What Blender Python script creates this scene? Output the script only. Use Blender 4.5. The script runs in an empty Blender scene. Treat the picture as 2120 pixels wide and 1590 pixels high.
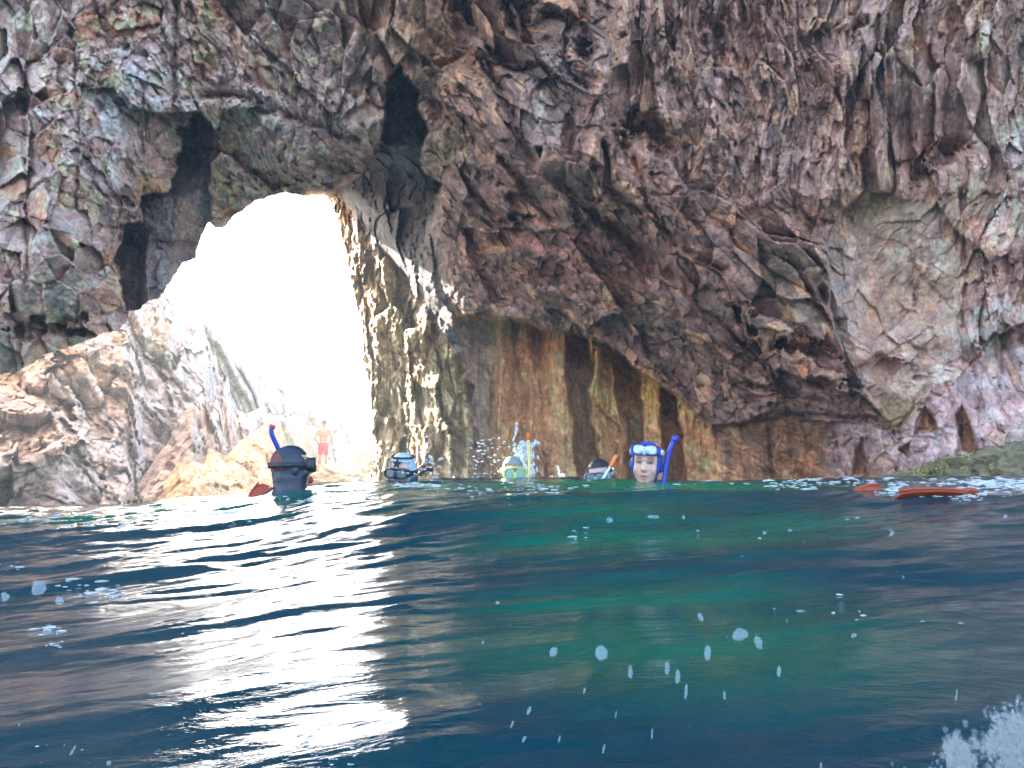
import bpy, bmesh, math, random
import numpy as np
from mathutils import Vector, Matrix, Euler

# ------------------------------------------------------------------ camera, sky, sun, exposure
scene = bpy.context.scene
COL = scene.collection
F = 1764.0                       # focal length in photograph pixels (2120 wide)
PITCH = math.radians(6.6)
CAMZ = 0.40
cd = bpy.data.cameras.new('camera'); cam = bpy.data.objects.new('camera', cd); COL.objects.link(cam)
cd.sensor_width = 36.0; cd.lens = 36.0 * F / 2120.0
cd.clip_start = 0.05; cd.clip_end = 3000
cam.location = (0, 0, CAMZ); cam.rotation_euler = (math.radians(90) + PITCH, 0, 0)
scene.camera = cam

SUN_EL = math.radians(28)
SUN_AZ = math.radians(38)        # degrees left of straight ahead (+Y towards -X)
w = bpy.data.worlds.new('World'); scene.world = w; w.use_nodes = True
nt = w.node_tree
bg = nt.nodes['Background']
sky = nt.nodes.new('ShaderNodeTexSky'); sky.sky_type = 'NISHITA'; sky.sun_disc = False
sky.sun_elevation = SUN_EL; sky.sun_rotation = -SUN_AZ
sky.dust_density = 2.0
nt.links.new(sky.outputs['Color'], bg.inputs['Color']); bg.inputs['Strength'].default_value = 0.13
sd = bpy.data.lights.new('sun', 'SUN'); sd.energy = 4.6; sd.angle = math.radians(0.5); sd.color = (1.0, 0.93, 0.80)
sun = bpy.data.objects.new('sun', sd); COL.objects.link(sun)
sdir = Vector((-math.sin(SUN_AZ) * math.cos(SUN_EL), math.cos(SUN_AZ) * math.cos(SUN_EL), math.sin(SUN_EL)))
sun.rotation_euler = sdir.to_track_quat('Z', 'Y').to_euler(); sun.location = (-10, 20, 30)
scene.view_settings.view_transform = 'Standard'; scene.view_settings.look = 'None'
scene.view_settings.gamma = 1.0; scene.view_settings.use_curve_mapping = False
scene.view_settings.exposure = 3.2

CP, SP = math.cos(PITCH), math.sin(PITCH)
def at(px, py, Y):
    """world point seen at photograph pixel (px,py) at distance Y in front of the camera (numpy or scalars)"""
    x = (px - 1060.0) / F; y = (795.0 - py) / F
    dy = CP - y * SP; dz = SP + y * CP
    s = Y / dy
    return x * s, Y + 0 * s, CAMZ + dz * s

# ------------------------------------------------------------------ noise
def _h(ix, iy, iz, seed):
    h = (ix.astype(np.int64) * 374761393 + iy.astype(np.int64) * 668265263 + iz.astype(np.int64) * 2147483647 + seed * 1274126177) & 0xFFFFFFFF
    h = ((h ^ (h >> 13)) * 1274126177) & 0xFFFFFFFF
    h = ((h ^ (h >> 16)) * 2246822519) & 0xFFFFFFFF
    h = h ^ (h >> 15)
    return h
def _r(h): return (h & 0xFFFF).astype(np.float32) / 65535.0
def vnoise(x, y, z, seed=0):
    fx, fy, fz = np.floor(x), np.floor(y), np.floor(z)
    tx, ty, tz = x - fx, y - fy, z - fz
    tx = tx * tx * (3 - 2 * tx); ty = ty * ty * (3 - 2 * ty); tz = tz * tz * (3 - 2 * tz)
    out = 0
    for a in (0, 1):
        for b in (0, 1):
            for c in (0, 1):
                wgt = (tx if a else 1 - tx) * (ty if b else 1 - ty) * (tz if c else 1 - tz)
                out = out + wgt * _r(_h(fx + a, fy + b, fz + c, seed))
    return out * 2 - 1
def fbm(x, y, z, octs=4, seed=0, gain=0.5):
    s = 0; a = 1; n = 0
    for i in range(octs):
        s = s + a * vnoise(x, y, z, seed + i * 17); n += a; a *= gain
        x = x * 2.03 + 1.7; y = y * 2.03 + 9.2; z = z * 2.03 + 3.1
    return s / n
def worley(x, y, z, seed=0):
    """F1, F2, cell hash, offset from the nearest feature point"""
    fx, fy, fz = np.floor(x), np.floor(y), np.floor(z)
    f1 = np.full(x.shape, 9.0, np.float32); f2 = f1.copy()
    cid = np.zeros(x.shape, np.int64)
    ox = np.zeros(x.shape, np.float32); oy = ox.copy(); oz = ox.copy()
    for a in (-1, 0, 1):
        for b in (-1, 0, 1):
            for c in (-1, 0, 1):
                h = _h(fx + a, fy + b, fz + c, seed)
                dx = (x - (fx + a + (h & 1023) / 1023.0)).astype(np.float32)
                dy = (y - (fy + b + ((h >> 10) & 1023) / 1023.0)).astype(np.float32)
                dz = (z - (fz + c + ((h >> 20) & 1023) / 1023.0)).astype(np.float32)
                d = dx * dx + dy * dy + dz * dz
                m = d < f1
                f2 = np.where(m, f1, np.minimum(f2, d)); f1 = np.where(m, d, f1)
                cid = np.where(m, h, cid); ox = np.where(m, dx, ox); oy = np.where(m, dy, oy); oz = np.where(m, dz, oz)
    return np.sqrt(f1), np.sqrt(f2), cid, (ox, oy, oz)
def blocks(x, y, z, seed=0, tilt=0.9, step=0.5, crack=0.35, cw=0.10):
    """angular broken rock: every cell a tilted facet with a crack round it; returns height and cell random"""
    f1, f2, cid, (ox, oy, oz) = worley(x, y, z, seed)
    h2 = _h(cid & 0xFFFF, cid >> 16, cid & 0xFF, seed + 5)
    g1 = _r(h2) - .5; g2 = _r(h2 >> 8) - .5; g3 = _r(h2 >> 16) - .5
    e = np.clip((f2 - f1) / cw, 0, 1)
    return (g3 * step + tilt * (ox * g1 * 2 + oz * g2 * 2 + oy * g3) - crack * (1 - e) ** 2), _r(cid >> 7), e
def sstep(a, b, x):
    t = np.clip((x - a) / (b - a), 0, 1); return t * t * (3 - 2 * t)
def seg_dist(px, py, pts, closed=True):
    P = np.array(pts, float); Q = np.roll(P, -1, 0)
    if not closed: P, Q = P[:-1], P[1:]
    d = np.full(px.shape, 1e12)
    for (ax, ay), (bx, by) in zip(P, Q):
        vx, vy = bx - ax, by - ay; L = vx * vx + vy * vy + 1e-9
        t = np.clip(((px - ax) * vx + (py - ay) * vy) / L, 0, 1)
        d = np.minimum(d, (px - ax - t * vx) ** 2 + (py - ay - t * vy) ** 2)
    return np.sqrt(d)
def inside(px, py, pts):
    r = np.zeros(px.shape, bool); n = len(pts)
    for i in range(n):
        ax, ay = pts[i]; bx, by = pts[(i + 1) % n]
        if ay == by: continue
        c = ((ay > py) != (by > py)) & (px < (bx - ax) * (py - ay) / (by - ay) + ax)
        r ^= c
    return r
def sdist(px, py, pts):            # positive inside
    d = seg_dist(px, py, pts); return np.where(inside(px, py, pts), d, -d)
def tps(ctrl):
    C = np.array(ctrl, float); P = C[:, :2] / 1000.0; n = len(P)
    def U(r2): return 0.5 * r2 * np.log(r2 + 1e-12)
    K = U(((P[:, None] - P[None]) ** 2).sum(-1)) + np.eye(n) * 1e-3
    A = np.zeros((n + 3, n + 3)); A[:n, :n] = K; A[:n, n] = 1; A[:n, n + 1:] = P; A[n, :n] = 1; A[n + 1:, :n] = P.T
    W = np.linalg.solve(A, np.concatenate([C[:, 2], [0, 0, 0]]))
    def f(px, py):
        x = px / 1000.0; y = py / 1000.0
        s = W[n] + W[n + 1] * x + W[n + 2] * y
        for i in range(n): s = s + W[i] * U((x - P[i, 0]) ** 2 + (y - P[i, 1]) ** 2)
        return s
    return f

# ------------------------------------------------------------------ object helpers
def tag(o, label=None, cat=None, group=None, kind=None):
    if label: o['label'] = label
    if cat: o['category'] = cat
    if group: o['group'] = group
    if kind: o['kind'] = kind
    return o
def empty(name, loc, rot=(0, 0, 0)):
    o = bpy.data.objects.new(name, None); COL.objects.link(o); o.location = loc; o.rotation_euler = rot
    o.empty_display_size = 0.1
    return o
def link_mesh(name, me, mat=None, parent=None, smooth=True):
    if mat and not me.materials: me.materials.append(mat)
    if smooth: me.polygons.foreach_set('use_smooth', np.ones(len(me.polygons), bool))
    o = bpy.data.objects.new(name, me); COL.objects.link(o)
    if parent: o.parent = parent
    return o
def mesh_np(name, V, Fq, tint=None):
    me = bpy.data.meshes.new(name)
    me.vertices.add(len(V)); me.vertices.foreach_set('co', np.ascontiguousarray(V, np.float32).ravel())
    k = Fq.shape[1]
    me.loops.add(Fq.size); me.loops.foreach_set('vertex_index', np.ascontiguousarray(Fq, np.int32).ravel())
    me.polygons.add(len(Fq)); me.polygons.foreach_set('loop_start', np.arange(0, Fq.size, k, dtype=np.int32))
    me.update(calc_edges=True)
    if tint is not None:
        a = me.color_attributes.new('tint', 'FLOAT_COLOR', 'POINT')
        c = np.ones((len(V), 4), np.float32); c[:, :tint.shape[1]] = tint
        a.data.foreach_set('color', c.ravel())
    return me
def grid_faces(nr, nc, mask=None):
    i = np.arange(nr * nc).reshape(nr, nc)
    q = np.stack([i[:-1, :-1], i[1:, :-1], i[1:, 1:], i[:-1, 1:]], -1)
    if mask is not None: q = q[mask]
    return q.reshape(-1, 4)

# ------------------------------------------------------------------ materials
def new_mat(name):
    m = bpy.data.materials.new(name); m.use_nodes = True
    return m, m.node_tree.nodes, m.node_tree.links, m.node_tree.nodes['Principled BSDF']
def plain(name, col, rough=0.5, spec=0.5, emit=None, trans=0.0, alpha=1.0, bump=0.0, bscale=60, vary=0.12):
    m, N, L, b = new_mat(name)
    b.inputs['Roughness'].default_value = rough; b.inputs['Specular IOR Level'].default_value = spec
    b.inputs['Transmission Weight'].default_value = trans; b.inputs['Alpha'].default_value = alpha
    tc = N.new('ShaderNodeTexCoord'); n = N.new('ShaderNodeTexNoise'); n.inputs['Scale'].default_value = bscale
    L.new(tc.outputs['Object'], n.inputs['Vector'])
    mx = N.new('ShaderNodeMix'); mx.data_type = 'RGBA'
    mx.inputs['A'].default_value = tuple(c * (1 - vary) for c in col) + (1,); mx.inputs['B'].default_value = tuple(min(1, c * (1 + vary)) for c in col) + (1,)
    L.new(n.outputs['Fac'], mx.inputs['Factor']); L.new(mx.outputs['Result'], b.inputs['Base Color'])
    if bump:
        bp = N.new('ShaderNodeBump'); bp.inputs['Strength'].default_value = bump; bp.inputs['Distance'].default_value = 0.004
        L.new(n.outputs['Fac'], bp.inputs['Height']); L.new(bp.outputs['Normal'], b.inputs['Normal'])
    return m
def rock_mat(name, scale=1.0, bump=1.0, contrast=0.42, rough=0.8):
    m, N, L, b = new_mat(name)
    at_ = N.new('ShaderNodeAttribute'); at_.attribute_name = 'tint'
    geo = N.new('ShaderNodeNewGeometry')
    def noise(sc, det=6, rough_=0.6, dist=0.0):
        n = N.new('ShaderNodeTexNoise'); n.inputs['Scale'].default_value = sc * scale; n.inputs['Detail'].default_value = det
        n.inputs['Roughness'].default_value = rough_; n.inputs['Distortion'].default_value = dist
        L.new(geo.outputs['Position'], n.inputs['Vector']); return n
    n1 = noise(4.5, 10, 0.72, 0.1); n2 = noise(22, 8, 0.7); n3 = noise(1.4, 3, 0.5, 0.5)
    wr = N.new('ShaderNodeMix'); wr.data_type = 'VECTOR'; wr.inputs['Factor'].default_value = 0.14
    L.new(geo.outputs['Position'], wr.inputs['A']); L.new(n2.outputs['Color'], wr.inputs['B'])
    v = N.new('ShaderNodeTexVoronoi'); v.feature = 'DISTANCE_TO_EDGE'; v.inputs['Scale'].default_value = 8 * scale
    L.new(wr.outputs['Result'], v.inputs['Vector'])
    v2 = N.new('ShaderNodeTexVoronoi'); v2.inputs['Scale'].default_value = 11 * scale
    L.new(wr.outputs['Result'], v2.inputs['Vector'])
    def mapr(src, a, b_, c, d):
        r = N.new('ShaderNodeMapRange'); r.inputs[1].default_value = a; r.inputs[2].default_value = b_; r.inputs[3].default_value = c; r.inputs[4].default_value = d
        L.new(src, r.inputs[0]); return r.outputs[0]
    def mul(a, b_):
        r = N.new('ShaderNodeMath'); r.operation = 'MULTIPLY'; L.new(a, r.inputs[0])
        if isinstance(b_, float): r.inputs[1].default_value = b_
        else: L.new(b_, r.inputs[1])
        return r.outputs[0]
    def add(a, b_):
        r = N.new('ShaderNodeMath'); r.operation = 'ADD'; L.new(a, r.inputs[0]); L.new(b_, r.inputs[1]); return r.outputs[0]
    f1 = mapr(n1.outputs['Fac'], 0.3, 0.7, 1 - contrast, 1 + contrast)
    f2 = mapr(n2.outputs['Fac'], 0.3, 0.7, 0.6, 1.4)
    f3 = mapr(v.outputs['Distance'], 0.0, 0.03, 0.85, 1.0)
    sep = N.new('ShaderNodeSeparateColor'); L.new(v2.outputs['Color'], sep.inputs[0])
    f4 = mapr(sep.outputs[0], 0, 1, 0.86, 1.15)
    val = mul(mul(f1, f2), mul(f3, f4))
    # hue drift between rusty and blue-grey grain
    mixc = N.new('ShaderNodeMix'); mixc.data_type = 'RGBA'
    mixc.inputs['A'].default_value = (1.06, 0.99, 0.94, 1); mixc.inputs['B'].default_value = (0.97, 0.99, 1.01, 1)
    L.new(mapr(n3.outputs['Fac'], 0.35, 0.65, 0, 1), mixc.inputs['Factor'])
    m1 = N.new('ShaderNodeMix'); m1.data_type = 'RGBA'; m1.blend_type = 'MULTIPLY'; m1.inputs['Factor'].default_value = 1
    L.new(at_.outputs['Color'], m1.inputs['A']); L.new(mixc.outputs['Result'], m1.inputs['B'])
    m2 = N.new('ShaderNodeVectorMath'); m2.operation = 'SCALE'
    L.new(m1.outputs['Result'], m2.inputs[0]); L.new(val, m2.inputs['Scale'])
    L.new(m2.outputs[0], b.inputs['Base Color'])
    b.inputs['Roughness'].default_value = rough; b.inputs['Specular IOR Level'].default_value = 0.25
    hgt = add(add(mul(n1.outputs['Fac'], 0.8), mul(n2.outputs['Fac'], 0.3)), add(mul(mapr(v.outputs['Distance'], 0, 0.05, 0, 1), 0.03), mul(sep.outputs[1], 0.06)))
    bp = N.new('ShaderNodeBump'); bp.inputs['Strength'].default_value = 0.8; bp.inputs['Distance'].default_value = 0.065 * bump / scale
    L.new(hgt, bp.inputs['Height']); L.new(bp.outputs['Normal'], b.inputs['Normal'])
    return m
ROCK = rock_mat('cave_rock'); ROCK_FAR = rock_mat('shore_rock', 0.6, 1.0, 0.65)

# ------------------------------------------------------------------ the cave front: one continuous rock mass
OPEN = [(-1400, 800), (-700, 790), (-300, 785), (0, 775), (40, 768), (70, 752), (95, 735), (130, 722), (165, 712), (195, 700), (215, 690), (245, 688), (262, 668), (268, 645), (292, 640), (310, 622),
        (330, 618), (352, 590), (370, 560), (380, 545), (405, 535), (412, 510), (425, 475), (432, 462), (445, 474), (468, 470), (482, 450), (505, 435),
        (530, 418), (560, 408), (592, 400), (625, 408), (650, 405), (675, 408), (688, 425), (698, 455), (706, 490), (715, 520), (722, 560), (730, 600), (738, 640),
        (748, 670), (752, 700), (750, 740), (757, 775), (762, 800), (768, 830), (772, 860), (770, 890), (778, 920), (774, 960), (765, 985), (755, 1010), (740, 1100), (740, 1400), (-1400, 1400)]
CTRL = [(-1500, 0, 5.5), (-1500, 800, 6), (-700, 0, 7.3), (-700, 700, 7.6), (0, 0, 8.0), (0, 400, 7.9), (0, 750, 8.3), (200, 660, 8.6), (200, 300, 8.1), (130, 500, 7.9), (300, 100, 8.2), (450, 150, 8.6),
        (600, 200, 8.8), (600, 340, 9.3), (560, 400, 10.3), (700, 390, 10.3), (740, 290, 9.2), (450, 330, 9.5), (450, 430, 10.4), (700, 130, 8.7),
        (600, 0, 8.1), (850, 0, 8.0), (1060, 0, 7.7), (1300, 0, 7.3), (1600, 0, 7.2), (2100, 0, 6.9),
        (900, 300, 9.0), (1000, 420, 9.1), (920, 560, 10.4), (1100, 300, 8.2), (1150, 480, 8.9), (1050, 630, 10.0), (1250, 640, 9.6), (1250, 200, 7.8), (1400, 300, 7.8), (1400, 550, 8.4),
        (1500, 760, 9.0), (1400, 750, 9.5), (1480, 860, 9.6), (1600, 500, 7.8), (1700, 650, 7.8), (1750, 770, 7.9), (1830, 870, 8.2), (1620, 850, 8.7), (1600, 950, 9.3), (1500, 990, 9.6), (1750, 950, 8.8), (1900, 960, 8.1),
        (2100, 960, 7.5), (2100, 600, 7.5), (1950, 400, 7.5), (2100, 200, 7.2), (1850, 650, 8.1), (2700, 900, 6.4), (2700, 0, 6.0), (3600, 0, 5.5), (3600, 1000, 5.8),
        (0, -800, 7.2), (1000, -800, 6.8), (2100, -800, 6.2), (1000, -2200, 6.5), (-1500, -2200, 6), (3600, -2200, 6)]
front_f = tps(CTRL)
P_T = [(800, 158), (822, 132), (850, 170), (872, 205), (880, 270), (868, 330), (905, 390), (920, 480), (945, 570), (960, 640), (950, 665), (966, 760), (985, 860), (985, 1500), (600, 1500), (600, 420), (700, 385), (752, 358), (778, 318), (792, 260)]
P_A = [(935, 652), (1000, 655), (1100, 664), (1120, 676), (1190, 694), (1265, 712), (1290, 735), (1310, 757), (1345, 778), (1375, 800), (1420, 830), (1445, 858), (1478, 880), (1495, 930), (1510, 1500), (960, 1500), (975, 860), (955, 730)]
P_S1 = [(368, 268), (395, 250), (418, 232), (436, 262), (440, 330), (436, 420), (430, 480), (380, 590), (330, 640), (262, 650), (246, 610), (243, 540), (248, 478), (290, 455), (300, 412), (350, 396), (364, 340)]
P_R = [(1716, 605), (1712, 500), (1740, 430), (1800, 395), (1900, 420), (1985, 400), (2000, 560), (1990, 700), (1940, 800), (1890, 875), (1850, 893), (1812, 838), (1772, 790), (1760, 760), (1725, 690)]
P_LOW = [(1480, 880), (1560, 870), (1650, 862), (1720, 868), (1790, 870), (1850, 895), (1880, 872), (1960, 800), (2010, 740), (2200, 700), (2200, 1500), (1480, 1500)]
HOLES = [(1345, 275, 60, 38, 20, .9), (1708, 228, 16, 22, 0, .35), (1945, 330, 60, 26, -35, .5), (1720, 90, 80, 45, 0, .35), (1130, 60, 110, 55, 15, .5), (1215, 160, 50, 30, 20, .25),
         (1090, 560, 110, 26, 12, .35), (1830, 765, 40, 26, 0, .25), (1260, 470, 60, 14, 40, .25), (890, 200, 30, 50, 0, .5), (960, 60, 22, 60, -25, .3), (1070, 420, 60, 14, 35, .25),
         (1500, 640, 80, 22, 45, .4), (1660, 720, 60, 26, 20, .4), (1575, 770, 70, 18, 40, .35), (1700, 790, 60, 14, 10, .3), (1950, 730, 35, 30, 0, .15),
         (30, 690, 60, 20, 10, .3), (130, 660, 50, 24, 0, .3), (60, 400, 60, 10, -35, .15), (250, 415, 40, 12, 20, .15), (1480, 60, 40, 60, 0, .2), (1180, 280, 16, 60, 0, .2)]
CREV = [([(420, 198), (480, 196), (540, 214), (600, 246), (690, 270), (745, 290)], 9, .22), ([(365, 0), (362, 120), (368, 250)], 8, .16), ([(955, 0), (985, 70), (1030, 118), (1080, 135)], 12, .35),
        ([(1265, 480), (1330, 520), (1400, 575), (1480, 660), (1560, 730)], 16, .40), ([(1150, 372), (1230, 440), (1300, 505), (1350, 560)], 10, .30), ([(1040, 330), (1090, 390), (1140, 450)], 9, .25),
        ([(880, 300), (950, 370), (1020, 440), (1080, 470)], 10, .22), ([(1000, 120), (1050, 200), (1080, 300), (1100, 340)], 10, .25), ([(1250, 300), (1260, 400), (1330, 440)], 8, .22),
        ([(60, 0), (48, 180), (58, 380), (52, 600)], 6, .10), ([(150, 0), (160, 220), (158, 430)], 5, .08), ([(300, 180), (296, 330), (300, 410)], 6, .12), ([(1560, 870), (1680, 856), (1790, 868), (1850, 895)], 7, .25),
        ([(1420, 740), (1500, 790), (1580, 800), (1700, 830)], 8, .2), ([(1500, 830), (1620, 820), (1700, 845)], 6, .2), ([(1850, 893), (1880, 860), (1920, 800)], 5, .12),
        ([(1700, 600), (1740, 690), (1770, 780)], 10, .25), ([(1310, 330), (1340, 420), (1420, 520), (1500, 560)], 9, .2), ([(1990, 400), (2000, 560), (1990, 720)], 6, .1), ([(1880, 480), (1900, 560), (1960, 640)], 4, .06)]
# low right wall: cracks between the lavender blocks
CRK = [([(1720, 870), (1735, 930), (1760, 1000)], 4, .09), ([(1850, 895), (1870, 930), (1850, 1000)], 4, .08), ([(1850, 895), (1930, 910), (1960, 950)], 5, .1), ([(1930, 860), (1945, 910), (1900, 940)], 5, .10),
       ([(1960, 800), (1990, 880), (1985, 960)], 5, .10), ([(2010, 740), (2035, 860), (2080, 900)], 4, .08), ([(1660, 870), (1668, 940), (1655, 1000)], 5, .10), ([(1790, 870), (1800, 940), (1790, 1000)], 4, .08),
       ([(2060, 560), (2080, 680), (2070, 800)], 4, .07), ([(1590, 870), (1600, 1000)], 6, .12), ([(1540, 880), (1548, 1000)], 6, .12), ([(1860, 700), (1950, 760), (2040, 740)], 4, .06)]
COLX = np.array([930, 960, 975, 1022, 1034, 1060, 1078, 1100, 1125, 1150, 1180, 1190, 1226, 1238, 1262, 1280, 1296, 1318, 1326, 1370, 1380, 1406, 1414, 1450, 1520])
COLD = np.array([.1, .3, .45, .4, .0, .1, .22, .0, .15, -.1, -.1, .5, .5, -.35, -.1, -.2, .35, .3, -.3, -.2, .3, .3, -.25, -.1, -.2])
TWX = np.array([600, 690, 740, 790, 812, 838, 848, 880, 905, 925, 950, 968, 985, 1010])
TWY = np.array([19.5, 18.0, 15.8, 14.0, 13.8, 13.4, 12.3, 11.7, 11.8, 11.1, 10.9, 10.4, 10.8, 11.2])

P_RUST = [[(1902, 868), (1922, 838), (1948, 892), (1896, 897)], [(1978, 862), (1994, 838), (2010, 880), (2030, 948), (1992, 935)], [(1862, 930), (1888, 908), (1880, 948)],
          [(1770, 940), (1785, 905), (1800, 985), (1765, 985)]]
def macro(px, py):
    """distance of the rock in front of the camera and the region weights"""
    wx = 9 * fbm(px / 70, py / 70, 0 * px, 4, 3) + 4 * fbm(px / 16, py / 16, 0 * px, 3, 9)
    wy = 9 * fbm(px / 70, py / 70, 0 * px + 7, 4, 4) + 4 * fbm(px / 16, py / 16, 0 * px + 5, 3, 10)
    qx, qy = px + wx, py + wy
    Y = front_f(px, py)
    hn = fbm(px / 38, py / 38, 0 * px, 4, 33, .6)
    for (cx, cy, rx, ry, ang, dep) in HOLES:
        a = math.radians(ang); u = (qx - cx) * math.cos(a) + (qy - cy) * math.sin(a); v = -(qx - cx) * math.sin(a) + (qy - cy) * math.cos(a)
        Y = Y + .6 * dep * (1 - sstep(0.2, 1.25, np.sqrt((u / rx) ** 2 + (v / ry) ** 2) + 1.1 * hn))
    for pts, wd, dep in CREV + CRK:
        Y = Y + dep * (.75 + .9 * hn) * np.exp(-((seg_dist(qx, qy, pts, False) + 7 * hn) / wd) ** 2)
    # smooth slab on the right
    sR = sdist(qx, qy, P_R); wR = sstep(-3, 5, sR) * sstep(2010, 1960, px)
    Y = Y + 0.22 * wR * sstep(1950, 1750, px)
    wL = sstep(-2, 8, sdist(qx, qy, P_LOW))
    Y = Y + 0.25 * wL * sstep(1900, 1700, px)
    for tri in P_RUST: Y = Y + .13 * sstep(-2, 3, sdist(qx, qy, tri))
    # slots in the left mass
    s1 = sdist(qx + 22 * hn, qy + 18 * hn, P_S1); w1 = sstep(-3, 4, s1)
    d1 = 10.0 + 0.5 * (sstep(440, 400, px) * sstep(440, 330, py)) + 0.5 * sstep(305, 285, qx) * sstep(450, 500, py) + .25 * sstep(412, 430, qx)
    Y = Y * (1 - w1) + w1 * np.maximum(d1, Y + .2)
    # passage wall
    sT = sdist(qx + 16 * hn, qy - 18 * hn, P_T)
    soft = np.where((px < 872) & (py < 390), 6.0, 6.0 + 55 * sstep(380, 520, py) * sstep(700, 640, py))
    wT = sstep(-0.35, 1.0, sT / soft)
    tx = qx + 0.6 * wx
    yT = np.interp(tx, TWX, TWY)
    dk = sstep(420, 300, py)
    yT = yT * (1 - dk) + dk * 11.0
    # the passage wall is smooth and leans inward above the curtains
    lean = sstep(720, 430, py) * (1 - dk)
    yT = yT + (np.interp(px, [690, 800, 900, 1000], [15.2, 12.6, 11.0, 10.3]) - yT) * sstep(0, 70, (px - 716) * 1.30 - (py - 430)) * (1 - dk)
    Y = Y * (1 - wT) + wT * (Y + .45 * np.log1p(np.exp(np.clip((yT - Y) / .45, -20, 20))))
    # alcove
    sA = sdist(qx, qy, P_A); wA = sstep(-2, 6, sA) * sstep(1512, 1480, px + 0 * wx)
    slant = (py - 850) * 0.10
    cx_ = px - np.where(px > 1040, slant * 0.7, 0) + 15 * fbm(px / 60, py / 120, 0 * px, 3, 30) + 10 * fbm(px / 12, py / 30, 0 * px, 3, 31)
    yA = 11.1 + 1.9 * np.interp(cx_, COLX, COLD) - .9 * sstep(1330, 1500, px) - .3 * sstep(1100, 960, px)
    wAA = wA * sstep(940, 975, px + 0 * py)
    Y = Y * (1 - wA) + wA * yA
    return Y, dict(R=wR, L=wL, S=w1, T=wT, A=wA, slit=np.interp(cx_, COLX, COLD), lit=lean)

def gblob(px, py, cx, cy, rx, ry): return np.exp(-((px - cx) / rx) ** 2 - ((py - cy) / ry) ** 2)

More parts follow.
